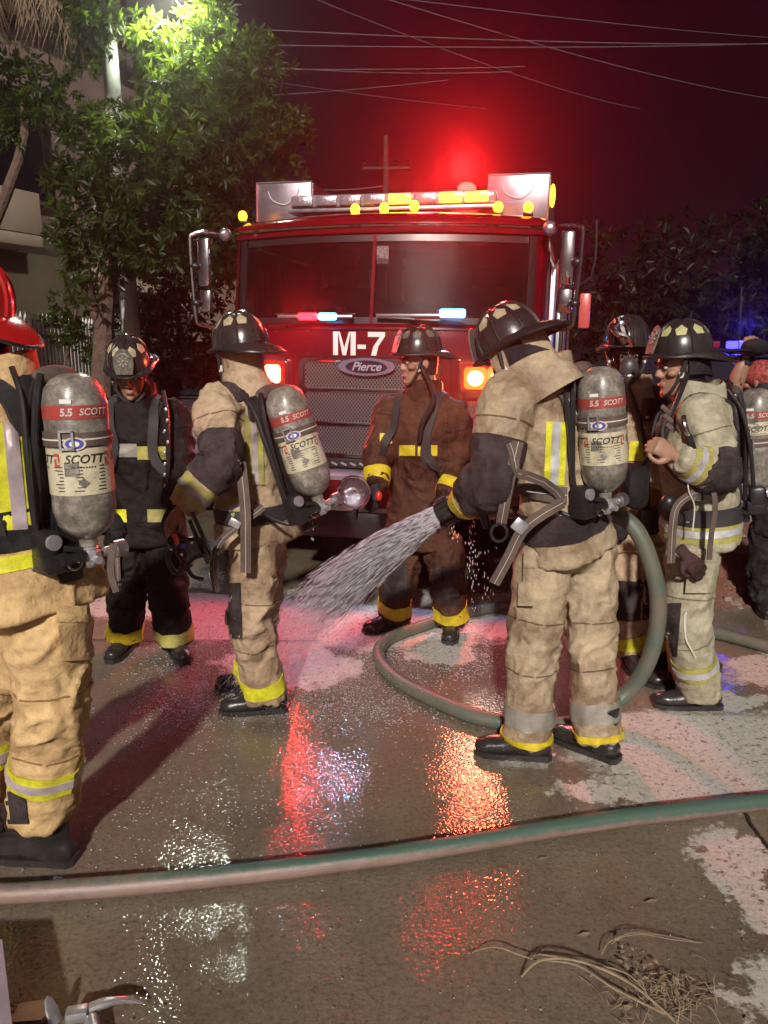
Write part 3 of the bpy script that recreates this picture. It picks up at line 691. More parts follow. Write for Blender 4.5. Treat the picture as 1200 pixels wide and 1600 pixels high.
# grille
def rrect(x0, x1, z0, z1, r, n=5):
    q = []
    for cx, cz, a0 in ((x1 - r, z0 + r, -90), (x1 - r, z1 - r, 0), (x0 + r, z1 - r, 90), (x0 + r, z0 + r, 180)):
        for k in range(n + 1): a = R(a0 + 90 * k / n); q.append((cx + r * math.cos(a), cz + r * math.sin(a)))
    return q
gf = MB()
outer = rrect(-.52, .52, .93, 1.64, .05); 
gf.prism(outer, .045, Matrix.Translation((0, -.255, 0)) @ FM)
grl = gf.build('grille', 'chrome', fe_)
for (z0, z1) in ((1.43, 1.615), (1.185, 1.405), (.955, 1.16)):
    rec = MB().prism(rrect(-.475, .475, z0, z1, .045), .012, Matrix.Translation((0, -.2985, 0)) @ FM).build('grille_panel', mat('grille_back', (.02, .014, .016), .5), grl)
    wv = MB(); step = .0245
    for sgn in (1, -1):
        k = -1.6
        while k < 1.6:
            # diagonal wire clipped to the panel
            pts = []
            for t in (z0 + .006, z1 - .006): pts.append([k + sgn * (t - z0) * .8, t])
            (xa, za), (xb, zb) = pts; lim = .467
            if max(xa, xb) > -lim and min(xa, xb) < lim:
                def clip(xa, za, xb, zb):
                    if xa < -lim: za += (zb - za) * (-lim - xa) / (xb - xa); xa = -lim
                    if xa > lim: za += (zb - za) * (lim - xa) / (xb - xa); xa = lim
                    return xa, za
                (xa2, za2), (xb2, zb2) = clip(xa, za, xb, zb), clip(xb, zb, xa, za)
                y_ = -.3135 - .002 * sgn; hw_ = .0034
                wv.add([(xa2 - hw_, y_, za2), (xa2 + hw_, y_, za2), (xb2 + hw_, y_, zb2), (xb2 - hw_, y_, zb2)], [(0, 1, 2, 3)])
            k += step
    tag(wv.build('grille_mesh', mat('grille_wire', (.46, .40, .41), .28, .9), rec, smooth=False), kind='stuff')
    MB().tube([Vector((x, -.318, z)) for x, z in rrect(-.475, .475, z0, z1, .045) + [rrect(-.475, .475, z0, z1, .045)[0]]], .009, 6).build('panel_rim', 'chrome', grl)
SJ = mat('panel_joint', (.02, .002, .003), .5)
for z in (1.655, 1.845): MB().tube([(x, front_y(x) - .001, z) for x in np.linspace(-1.03, 1.03, 31)], .0035, 5).build('panel_joint', SJ, fe_)
for x in (-.58, .58): MB().tube([(x, front_y(x) - .001, z) for z in np.linspace(.95, 1.65, 5)], .0035, 5).build('panel_joint', SJ, fe_)
for x in (-.95, -.75, -.48, .25, .50, .72, .95):
    for z in (1.67, 1.83): MB().ell((x, front_y(x) - .002, z), (.006, .003, .006), 8, 5).build('rivet', 'chrome', fe_)
# headlamp housings
amb_i = 0
for s in (-1, 1):
    x = s * .82; yf = front_y(.82)
    hg = MB().prism(rrect(-.20, .20, 1.05, 1.64, .03), .09, Matrix.Translation((x, yf + .03, 0)) @ Matrix.Rotation(R(s * 9), 4, 'Z') @ FM).build('headlamp_housing', 'chrome', fe_)
    MF = Matrix.Translation((x, yf + .03, 0)) @ Matrix.Rotation(R(s * 9), 4, 'Z') @ Matrix.Translation((0, -.0905, 0)) @ FM
    bz = MB().prism(rrect(-.185, .185, 1.42, 1.615, .02), .012, MF).build('turn_lamp', mat('lamp_bezel', (.30, .02, .015), .25), hg)
    MF2 = MF @ Matrix.Translation((0, 0, .0125))
    if s > 0:
        for q in (-.085, .075): MB().prism(rrect(q - .078, q + .078, 1.44, 1.595, .03), .012, MF2).build('turn_lamp_lens', emis('amber_lens', (1, .11, .008), 2.6), bz); MB().prism([(q + .055 * math.cos(a), 1.517 + .052 * math.sin(a)) for a in np.linspace(0, 6.2832, 24, endpoint=False)], .006, MF2 @ Matrix.Translation((0, 0, .0125))).build('turn_lamp_bulb', emis('amber_bulb', (1, .46, .14), 14), bz)
    else:
        MB().prism(rrect(.015, .145, 1.45, 1.585, .03), .012, MF2).build('turn_lamp_lens', emis('red_flash', (1, .13, .06), 14), bz)
        MB().prism(rrect(-.16, .0, 1.45, 1.585, .02), .012, MF2).build('turn_lamp_lens', mat('dead_lens', (.3, .02, .02), .15), bz)
    MB().prism(rrect(-.17, .17, 1.355, 1.385, .01), .008, MF).build('bezel_bar', RP, hg)
    for q in (-.09, .09):
        hl = MB().prism(rrect(q - .075, q + .075, 1.17, 1.32, .015), .008, MF).build('headlight', mat('reflector', (.42, .30, .26), .12, .8, bump=.8, bscale=30), hg)
    MB().prism(rrect(-.17, .17, 1.085, 1.125, .01), .008, MF).build('bezel_bar', RP, hg)
# bumper
def bump_plan(hw, yf): return [(-hw, .1), (-hw, yf + .28), (-hw + .28, yf), (hw - .28, yf), (hw, yf + .28), (hw, .1)]
MB().rings([[Vector((x, y, z)) for x, y in bump_plan(1.2, -.62)] for z in (.635, .815)]).build('bumper', RP, fe_, smooth=False)
MB().rings([[Vector((x, y, z)) for x, y in bump_plan(1.215, -.635)] for z in (.817, .845)]).build('bumper_deck', 'alu', fe_, smooth=False)
MB().rings([[Vector((x, y, z)) for x, y in bump_plan(1.212, -.632)] for z in (.60, .633)]).build('bumper_rim', 'chrome', fe_, smooth=False)
MB().box((0, -.30, .89), (1.0, .06, .07), ch=.01).build('grille_sill', BK, fe_)
ts = MB()
for k in range(14): ts.box((-.45 + .07 * k, -.335, .885), (.045, .012, .012), Matrix.Rotation(R(25), 3, 'Y'))
ts.build('sill_vents', 'alu', fe_)
MB().box((0, .9, .50), (1.0, 3.0, .22), ch=.03).build('chassis', BK, fe_)
MB().box((0, 6, .8), (2.3, 5.2, .4), ch=.03).build('rear_chassis', BK, fe_)
def wheel(x, y):
    wp = MB().lathe([(.30, -.15), (.47, -.15), (.52, -.10), (.52, .10), (.47, .15), (.30, .15)], 32, Matrix.Translation((x, y, .52)) @ Matrix.Rotation(R(90), 4, 'Y')).build('wheel', 'rubber', fe_)
    MB().lathe([(.05, -.12), (.29, -.10), (.30, -.14), (.29, .14), (.05, .12)], 24, Matrix.Translation((x, y, .52)) @ Matrix.Rotation(R(90), 4, 'Y')).build('rim', 'alu', wp)
for s in (-1, 1):
    wheel(s * 1.0, 1.1); wheel(s * .98, 6.4)
    MB().tube([(s * 1.19, 1.1 + .62 * math.cos(a), .55 + .6 * math.sin(a)) for a in np.linspace(.1, 3.04, 14)], .03, 6).build('wheel_arch', BK, fe_)
# pump panel and body behind the cab
MB().box((0, 2.75, 1.55), (2.46, .78, 1.9), ch=.02).build('pump_panel', 'alu', fe_)
MB().box((0, 5.9, 1.72), (2.52, 5.4, 1.84), ch=.03).build('equipment_body', RP, fe_)
for s in (-1, 1):
    for k in range(4):
        MB().box((s * 1.265, 3.8 + 1.2 * k, 1.7), (.02, 1.1, 1.5), ch=.006).build('locker_shutter', 'alu', fe_)
    MB().tube([(s * 1.25, .95, 1.0), (s * 1.31, .95, 1.05), (s * 1.31, .95, 2.35), (s * 1.25, .95, 2.4)], .018, 8, sub=3).build('grab_rail', 'chrome', fe_)
    MB().tube([(s * 1.26, 2.4, .8), (s * 1.36, 2.4, .9), (s * 1.36, 2.4, 2.5), (s * 1.26, 2.4, 2.55)], .02, 8, sub=3).build('grab_rail', 'chrome', fe_)
MB().box((1.30, 2.65, 1.95), (.10, .14, .62), ch=.02).build('striped_post', mat('tread_pale', (.55, .58, .58), .4, .5, bump=.8, bscale=120), fe_)
MB().box((1.30, 2.65, 2.42), (.08, .12, .30), ch=.02).build('side_marker', mat('marker_red', (.5, .05, .05), .25), fe_)
# roof lockers, lamps and light bar
TR_ = mat('tread_plate', (.40, .33, .37), .34, .85, col2=(.30, .24, .27), vscale=4, rvar=.1)
TR2 = mat('tread_relief', (.42, .36, .39), .30, .9, bump=1.0, bscale=85, bdist=.006)
for (x0, x1) in ((-1.14, -.68), (.72, 1.17)):
    bx_ = MB().box(((x0 + x1) / 2, 1.45, 2.83), (x1 - x0, 1.9, .34), ch=.006).build('roof_locker', TR_, fe_)
    for xx in (x0 - .002, x1 + .002): MB().box((xx, 1.46, 2.83), (.008, 1.86, .325)).build('tread_side', TR2, bx_)
    MB().tube([(x0, .497, 2.662), (x0, .497, 2.998), (x1, .497, 2.998), (x1, .497, 2.662)], .008, 6).build('edge_trim', 'alu', bx_)
    cb = MB().tube([(x0 + .1, .492, 2.93), (x0 + .14, .485, 2.86), (x0 + .25, .485, 2.83), (x0 + .34, .485, 2.90), (x0 + .36, .490, 2.95)], .003, 4, sub=4).build('loose_wire', 'white', bx_)
MB().ell((1.195, .62, 2.86), (.02, .055, .085), 12, 8).build('side_marker_lamp', AMB_D, fe_)
for (x, y, z) in ((-1.14, .20, 2.70), (-.20, .06, 2.705), (.02, .05, 2.705), (.24, .06, 2.715), (.83, .15, 2.71), (1.04, .19, 2.71)):
    bs_ = MB().box((x, y + .02, z - .045), (.07, .07, .025), ch=.008).build('marker_lamp', BK, fe_)
    MB().ell((x, y, z), (.036, .03, .04), 12, 8).build('marker_lens', AMB_D, bs_)
bar_ = MB().box((.02, .33, 2.735), (1.60, .20, .03), ch=.01).build('roof_light_bar', 'alu', fe_)
MB().box((.02, .33, 2.80), (1.58, .19, .10), ch=.03).build('light_bar_cover', mat('bar_clear', (.34, .28, .31), .15, .3, bump=.6, bscale=40), bar_)
for k in range(8):
    x0 = -.75 + k * .19
    if k in (4, 6, 7): m_ = AMB_E
    else: m_ = mat('led_off', (.40, .34, .38), .2, .6, bump=1, bscale=70)
    MB().box((x0 + .085, .228, 2.80), (.165, .018, .07), ch=.008).build('light_module', m_, bar_)
nub = MB()
for k in range(30): nub.box((-.6 + .045 * k, .40, 2.862), (.012, .012, .018))
nub.build('bar_studs', 'alu', bar_)
MB().lathe([(.09, 2.66), (.09, 2.70), (.075, 2.72), (.07, 2.93), (.04, 2.955)], 20, Matrix.Translation((.55, .55, 0))).build('red_beacon', emis('beacon_red', (1, .02, .015), 12), fe_)
# mirrors on bent tube arms
for s in (-1, 1):
    q = [(s * 1.20, .02, 2.545), (s * 1.30, -.08, 2.55), (s * 1.40, -.12, 2.53), (s * 1.425, -.13, 2.45), (s * 1.40, -.13, 1.95), (s * 1.37, -.11, 1.875), (s * 1.28, -.02, 1.86), (s * 1.19, .06, 1.86)]
    ar = MB().tube(q, .016, 8, sub=4).build('mirror_arm', 'chrome', fe_)
    MB().ell((s * 1.205, .01, 2.54), (.05, .05, .05), 10, 8).build('arm_bracket', 'alu', ar)
    mr_ = MB().box((s * 1.335, -.09, 2.33), (.10, .06, .36), ch=.022).build('mirror', 'chrome', fe_)
    MB().box((s * 1.335, -.085, 2.05), (.10, .06, .17), ch=.022).build('convex_mirror', 'chrome', mr_)
    for z in (2.30, 2.03): MB().ell((s * 1.40, -.125, z), (.04, .03, .03), 10, 8).build('clamp', BK, mr_)
MB().box((1.52, 2.4, 2.1), (.11, .10, .34), ch=.02).build('side_red_lamp_box', mat('side_red', (.55, .09, .08), .3), fe_)
MB().tube([(1.25, 2.3, 2.3), (1.56, 2.36, 2.42), (1.58, 2.4, 2.95)], .012, 6, sub=3).build('whip_aerial', BK, fe_)
# the light these lamps throw
def lamp(name, kind, loc, energy, col, size=.05, aim=None, cone=120, par=None):
    L = bpy.data.lights.new(name, kind); L.energy = energy; L.color = col; L.shadow_soft_size = size
    if kind == 'SPOT': L.spot_size = R(cone); L.spot_blend = .6
    o = bpy.data.objects.new(name, L); link(o, (par or fe_).e); o.location = loc
    if aim is not None: o.rotation_euler = Vector(aim).normalized().to_track_quat('-Z', 'Y').to_euler()
    return o
lamp('amber_turn_light', 'SPOT', (.85, -.33, 1.52), 100, (1, .09, .03), .07, (-.05, -1, -.06), 170)
lamp('red_turn_light', 'SPOT', (-.74, -.33, 1.52), 60, (1, .03, .02), .06, (.1, -1, -.06), 170)
lamp('roof_red_light', 'SPOT', (.25, .18, 2.83), 40, (1, .02, .02), .10, (0, -1, -.22), 165)
lamp('beacon_light', 'SPOT', (.55, .40, 3.02), 460, (1, .015, .015), .08, (-.05, -1, -.08), 56)
lamp('beacon_spill_light', 'POINT', (.50, .36, 3.0), 26, (1, .02, .02), .08)
lamp('windscreen_red_light', 'SPOT', (-.45, -.34, 1.93), 40, (1, .02, .02), .04, (0, -1, -.5), 120)
lamp('windscreen_white_light', 'SPOT', (-.30, -.34, 1.93), 40, (.30, .60, 1), .04, (0, -1, -1.2), 84)
lamp('windscreen_white_light', 'SPOT', (.59, -.34, 1.95), 40, (.30, .60, 1), .04, (0, -1, -1.2), 84)
# ================================================================== people
UP = Vector((0, 0, 1))
def wrinkle(co, m2, limbs, joints, amp, seed):
    """push cloth folds into a remeshed garment: rings of ridges across each limb, deeper at the joints"""
    m2.vertices.foreach_set('co', co.ravel()); m2.update()
    nv = len(co); nr = np.empty(nv * 3); m2.vertices.foreach_get('normal', nr); nr = nr.reshape(-1, 3)
    best = np.full(nv, 9e9); S = np.zeros(nv); RV = np.zeros((nv, 3)); LI = np.zeros(nv); off = 0
    for li, pts in enumerate(limbs):
        for a, b in zip(pts[:-1], pts[1:]):
            a = np.array(a); b = np.array(b); ab = b - a; L = np.linalg.norm(ab)
            t = np.clip(((co - a) @ ab) / (L * L), 0, 1); q = a + t[:, None] * ab; dv = co - q; dd = (dv ** 2).sum(1)
            k = dd < best; best[k] = dd[k]; S[k] = off + t[k] * L; RV[k] = dv[k]; LI[k] = li; off += L
        off += 5
    RV /= np.linalg.norm(RV, axis=1)[:, None] + 1e-6
    skew = RV @ np.array([.5, -.35, .2])
    p = np.stack([S * 11 + skew * 1.1 + LI * 7, RV[:, 0] * 1.1 + LI * 3, RV[:, 1] * 1.1 + RV[:, 2] * .8], 1)
    p += (vnoise(co * 9, seed + 5)[:, None] - .5) * 1.2
    n1 = (1 - np.abs(2 * vnoise(p, seed) - 1)) ** 2 * 1.5 - .15
    p2 = np.stack([S * 24 + skew * 2.2 + LI * 5, RV[:, 0] * 2.3, RV[:, 1] * 2.3 + RV[:, 2] * 2], 1) + (vnoise(co * 14, seed + 8)[:, None] - .5) * 1.2
    n2 = (1 - np.abs(2 * vnoise(p2, seed + 2) - 1)) ** 2 * 1.5 - .15
    n3 = vnoise(co * 6.5, seed + 3) - .5
    A = np.full(nv, .55)
    for (c, r, g) in joints:
        A += g * np.exp(-((co - np.array(c)) ** 2).sum(1) / (r * r))
    d = amp * (A * (n1 - .35) + .45 * A * (n2 - .35) + .55 * n3)
    return co + nr * d[:, None]
def ray(bvh, o, dv, far=.6):
    h = bvh.ray_cast(o, dv, far); return h[0]
def band(bvh, c, axis, w, off, name, m_, par, n=44, rows=3, hint=None, a0=0, a1=360, rmax=.45):
    """a strip of trim sewn round a limb, following the cloth"""
    axis = Vector(axis).normalized(); X = (Vector(hint) if hint is not None else axis.orthogonal()); X = (X - axis * axis.dot(X)).normalized(); Yv = axis.cross(X)
    full = (a1 - a0) >= 359; k = n if full else n + 1; rs = []; last = .1
    for j in range(rows):
        row = []; q = c + axis * w * (j / (rows - 1) - .5)
        for i in range(k):
            a = R(a0 + (a1 - a0) * i / n); dv = X * math.cos(a) + Yv * math.sin(a); h = ray(bvh, q, dv, rmax)
            rr = (h - q).length if h is not None else last
            last = rr; row.append(q + dv * (rr + off))
        rs.append(row)
    inner0 = [lerp(p, c, .06) for p in rs[0]]; inner1 = [lerp(p, c, .06) for p in rs[-1]]
    return MB().rings([inner0] + rs + [inner1], False, full).build(name, m_, par)
def patch(bvh, o, ux, uy, w, h, dv, off, name, m_, par, nx=8, ny=10, far=.5, shape=None, label=None):
    """a flat piece of cloth laid on the garment from outside"""
    ux = Vector(ux).normalized(); dv = Vector(dv).normalized(); uy = Vector(uy).normalized(); vs, idx, fs = [], {}, []; off += .004; nx = int(nx * 1.6); ny = int(ny * 1.6)
    for j in range(ny + 1):
        for i in range(nx + 1):
            a, b = i / nx - .5, j / ny - .5
            if shape: a, b = shape(a, b)
            hit = bvh.ray_cast(o + ux * w * a + uy * h * b, dv, far)
            if hit[0] is not None: idx[i, j] = len(vs); vs.append(hit[0] - dv * off)
    for j in range(ny):
        for i in range(nx):
            q = [(i, j), (i + 1, j), (i + 1, j + 1), (i, j + 1)]
            if all(t in idx for t in q):
                ps = [vs[idx[t]] for t in q]
                if max((ps[a] - ps[a - 1]).length for a in range(4)) < .09: fs.append(tuple(idx[t] for t in q))
    if not fs: return None
    nb = len(vs); edge = {}
    for f in fs:
        for a in range(4):
            e = (f[a], f[(a + 1) % 4]); k = tuple(sorted(e)); edge[k] = None if k in edge else e
    vs += [p + dv * (off + .008) for p in vs[:nb]]
    for e in edge.values():
        if e: fs.append((e[1], e[0], e[0] + nb, e[1] + nb))
    used = sorted({i for f in fs for i in f}); mp = {u: i for i, u in enumerate(used)}
    return MB().add([vs[u] for u in used], [tuple(mp[i] for i in f) for f in fs]).build(name, m_, par, label=label)
def strap(bvh, pts, w, off, name, m_, par, sub=5, th=.005, nrm=None, snap=None):
    pts, _ = catmull([Vector(p) for p in pts], [0] * len(pts), sub); P_, N_ = [], []
    for i, p in enumerate(pts):
        if bvh is not None and (snap is None or snap[0] <= i / (len(pts) - 1) <= snap[1]):
            h = bvh.find_nearest(p); nn = h[1]
            if (p - h[0]).dot(nn) < 0 and (p - h[0]).length > .12: pass
            P_.append(h[0] + nn * off); N_.append(nn)
        else: P_.append(p); N_.append(Vector(nrm) if nrm is not None else Vector((0, -1, .1)))
    for _ in range(2):
        N_ = [(N_[max(i - 1, 0)] + N_[i] * 2 + N_[min(i + 1, len(N_) - 1)]).normalized() for i in range(len(N_))]
        P_ = [P_[i] if i in (0, len(P_) - 1) else (P_[i - 1] + P_[i] * 2 + P_[i + 1]) / 4 for i in range(len(P_))]
    rs = []
    for i, p in enumerate(P_):
        T = (P_[min(i + 1, len(P_) - 1)] - P_[max(i - 1, 0)]).normalized(); s = T.cross(N_[i]).normalized() * w / 2; u = N_[i] * th / 2
        rs.append([p - s - u, p + s - u, p + s + u, p - s + u])
    so = MB().rings(rs).build(name, m_, par, angle=50)
    if m_ == 'webbing' and w >= .03:
        st = [[lerp(q[3], q[2], a) + (q[3] - q[0]) * b for a, b in ((.482, .0), (.518, .0), (.518, .2), (.482, .2))] for q in rs]
        MB().rings(st).build('stitching', 'piping', so)
    return so
def make_head(M):
    """head and neck, face along local +y"""
    mb = MB(); rs = []
    for z, hw, f, b in ((-.125, .022, .070, .03), (-.115, .036, .086, .015), (-.095, .050, .094, -.025), (-.07, .060, .093, -.055), (-.045, .066, .089, -.075), (-.015, .071, .088, -.092),
                        (.012, .074, .090, -.099), (.035, .076, .097, -.103), (.065, .074, .092, -.102), (.095, .062, .074, -.088), (.115, .040, .046, -.06), (.124, .015, .015, -.02)):
        c = (f + b) / 2; dp = (f - b) / 2; rs.append([Vector((hw * math.cos(a) * (1 - .18 * max(math.sin(a), 0)), c + dp * math.sin(a), z)) for a in np.linspace(0, 2 * math.pi, 28, endpoint=False)])
    mb.rings(rs)
    mb.rings([[Vector((sx * w_, y, z)) for sx, y in ((-1, .076), (-.55, yt - .006), (0, yt), (.55, yt - .006), (1, .076))] for z, w_, yt in ((.028, .009, .098), (.008, .011, .107), (-.014, .015, .119), (-.027, .019, .121), (-.035, .016, .108))])
    mb.ell((0, .094, -.060), (.023, .011, .006)); mb.ell((0, .092, -.071), (.020, .011, .007)); mb.ell((0, .088, -.102), (.020, .014, .014))
    for s in (-1, 1):
        mb.ell((s * .034, .086, .028), (.026, .013, .008)); mb.ell((s * .050, .060, -.020), (.022, .026, .018)); mb.ell((s * .078, -.010, -.008), (.008, .020, .032), M=Matrix.Rotation(R(s * 18), 3, 'Z'))
        mb.ell((s * .011, .098, -.030), (.010, .011, .009))
    mb.tube([(0, -.022, -.05), (0, -.025, -.12), (0, -.035, -.22)], [.062, .060, .066], 18)
    return mb.xf(M)
def make_hand(M, curl=.5, side=1, spread=.0, thumb=.5):
    """wrist at the origin, fingers along +y, back of the hand +z, thumb towards side*x"""
    mb = MB(); loft(mb, [(0, -.05, 0), (0, 0, 0), (0, .03, 0), (0, .07, -.002), (0, .092, -.004)], [(.027, .020), (.026, .018), (.036, .018), (.041, .015), (.039, .012)], (1, 0, 0), 14, 3)
    for i, (x, L, st) in enumerate(((.030, .072, .088), (.010, .080, .093), (-.011, .075, .090), (-.031, .060, .082))):
        x *= side; p = Vector((x, st - .015, -.002)); a = .12; pts = [p]; sp = x * spread * 6
        for k, fr in enumerate((.46, .30, .24)):
            a += curl * (.95, 1.15, .8)[k]; p = p + Vector((sp * fr * L, math.cos(a) * L * fr + (.015 if k == 0 else 0), -math.sin(a) * L * fr)); pts.append(p)
        mb.tube(pts, [.0105, .0098, .0088, .0072], 8, sub=3)
    p = Vector((side * .026, .018, -.004)); q = p + Vector((side * .030, .026, -.012 * thumb)); r_ = q + Vector((side * (.014 - .03 * thumb), .030, -.018 * thumb)); t_ = r_ + Vector((side * (.004 - .03 * thumb), .022, -.012 * thumb))
    mb.tube([p, q, r_, t_], [.016, .013, .0105, .008], 8, sub=3)
    return mb.xf(M)
def helmet(M, T, shell='helmet_black', decal='decal', tilt=0, badge=True, style=0, straps=True, flap=True):
    M = M @ Matrix.Rotation(R(tilt), 4, 'X') @ Matrix.Scale(.95, 4); zc = .056; A, B, H = .116, .136, .150
    def dome(az, el, k=1.0):
        ca, sa = math.cos(az), math.sin(az); ce, se = math.cos(el) ** .82, math.sin(el) ** .95 if el > 0 else 0
        return Vector((A * k * ce * sa, B * k * ce * ca - .008, zc + H * k * se))
    n = 40; mb = MB(); rs = []
    for i in range(11):
        el = R(89) * i / 10; rs.append([dome(2 * math.pi * k / n, el) for k in range(n)])
    mb.rings(rs); hp = mb.xf(M).build('helmet', shell, T)
    br = MB(); top, bot = [], []
    for lvl in range(4):
        t = lvl / 3; r1, r2 = [], []
        for k in range(n):
            az = 2 * math.pi * k / n; c = math.cos(az); rear = max(-c, 0) ** 1.6; front = max(c, 0) ** 2
            ext = .014 + .026 * front + .090 * rear; p = dome(az, 0, 1.0); u = Vector((math.sin(az), c, 0))
            drop = -.012 * t - (.046 * rear) * t * t + .012 * front * t + .010 * (1 - abs(c)) * math.sin(t * 3.14)
            q = p + u * ext * t + Vector((0, 0, drop)); r1.append(q + Vector((0, 0, .004))); r2.append(q - Vector((0, 0, .004)))
        top.append(r1); bot.append(r2)
    br.rings(top + bot[::-1], False); br.xf(M).build('brim', shell, hp)
    MB().tube([p for p in [lerp(a, b, .5) for a, b in zip(top[-1], bot[-1])]] + [lerp(top[-1][0], bot[-1][0], .5)], .0058, 6).xf(M).build('brim_edge', 'black_plastic', hp)
    for k in range(8):
        az = math.pi / 8 * (2 * k) ; 
        MB().tube([dome(az, R(e), 1.012) for e in np.linspace(2, 86, 10)], .0055 if k % 4 else .010, 6).xf(M).build('rib', shell, hp)
    if decal:
        for az in (-150, -113, -68, -28, 28, 68, 113, 150):
            ctr = R(az); pts = []
            for (da, el) in ((-.17, 34), (.17, 34), (.27, 47), (0.0, 60), (-.27, 47)) if style == 0 else ((-.22, 62), (.22, 62), (.30, 50), (0, 38), (-.30, 50)): pts.append((da, el))
            vs = [dome(ctr + a, R(e), 1.015) for a, e in pts] + [dome(ctr, R(48), 1.022)]
            MB().add(vs, [(i, (i + 1) % 5, 5) for i in range(5)]).xf(M).build('decal', decal, hp, smooth=False)
    if badge:
        sh = [(-.042, 0), (.042, 0), (.052, .05), (.050, .09), (.03, .125), (0, .135), (-.03, .125), (-.050, .09), (-.052, .05)]
        MF = M @ Matrix.Translation((0, B + .012, zc + .012)) @ Matrix.Rotation(R(20), 4, 'X') @ Matrix.Rotation(R(90), 4, 'X') @ Matrix.Rotation(R(180), 4, 'Y')
        sp = MB().prism([(-x, y) for x, y in sh], .006, MF).build('front_shield', 'leather', hp)
        cr = MB()
        for k in range(8):
            a = k * .785; cr.box((.020 * math.cos(a), .070 + .020 * math.sin(a), .008), (.016, .010, .006), Matrix.Rotation(a, 3, 'Z'))
        cr.tube([(.034 * math.cos(a), .070 + .040 * math.sin(a), .008) for a in np.linspace(.5, 2.64, 10)], .004, 5); cr.ell((0, .07, .008), (.010, .010, .005))
        cr.xf(MF).build('shield_emblem', 'silver_dirty', sp)
    if flap:
        fl = MB(); rs = []
        for j in range(6):
            t = j / 5; rs.append([Vector((math.sin(a) * (.100 + .010 * t), -.012 + math.cos(a) * (.112 + .014 * t), .03 - .095 * t + .03 * t * abs(math.sin(a)))) for a in np.linspace(R(82), R(278), 22)])
        fl.rings(rs, False, False); fl.rings([[p * 1.03 for p in r] for r in rs], False, False); fl.xf(M).build('neck_flap', 'black_cloth', hp)
    if straps:
        for s in (-1, 1):
            MB().tube([Vector((s * .108, .02, .03)), Vector((s * .088, .045, -.05)), Vector((s * .05, .075, -.115)), Vector((0, .085, -.135))], .008, 6, sub=4).xf(M).build('chin_strap', 'dark_web', hp)
        MB().box((.092, .036, -.035), (.012, .022, .03), ch=.004).xf(M).build('strap_buckle', 'piping', hp)
        MB().box((-.092, .036, -.035), (.012, .022, .03), ch=.004).xf(M).build('strap_buckle', 'piping', hp)
    return hp
def wrap_text(body, size, ang, z, M, r, m_, par, name='label_lettering', shear=.25, bold=.0, sx=1.0):
    vs, fs = text_geo(body, size, shear, bold, sx); V = []
    for x, y in vs: a = ang - x / r; V.append((r * math.sin(a), r * math.cos(a), z + y))
    return MB().add(V, fs).xf(M).build(name, m_, par, smooth=False)
def arc_patch(r, a0, a1, z0, z1, M, m_, par, name, n=10):
    rs = [[Vector((r * math.sin(a), r * math.cos(a), z)) for a in np.linspace(a0, a1, n)] for z in (z0, z1)]
    return MB().rings(rs, False, False).xf(M).build(name, m_, par)
def ring(r, z0, z1, M, m_, par, name, th=.0015, n=40):
    return MB().lathe([(r - .004, z0 + .0005), (r + th, z0), (r + th, z1), (r - .004, z1 - .0005)], n, M, False).build(name, m_, par, angle=60)
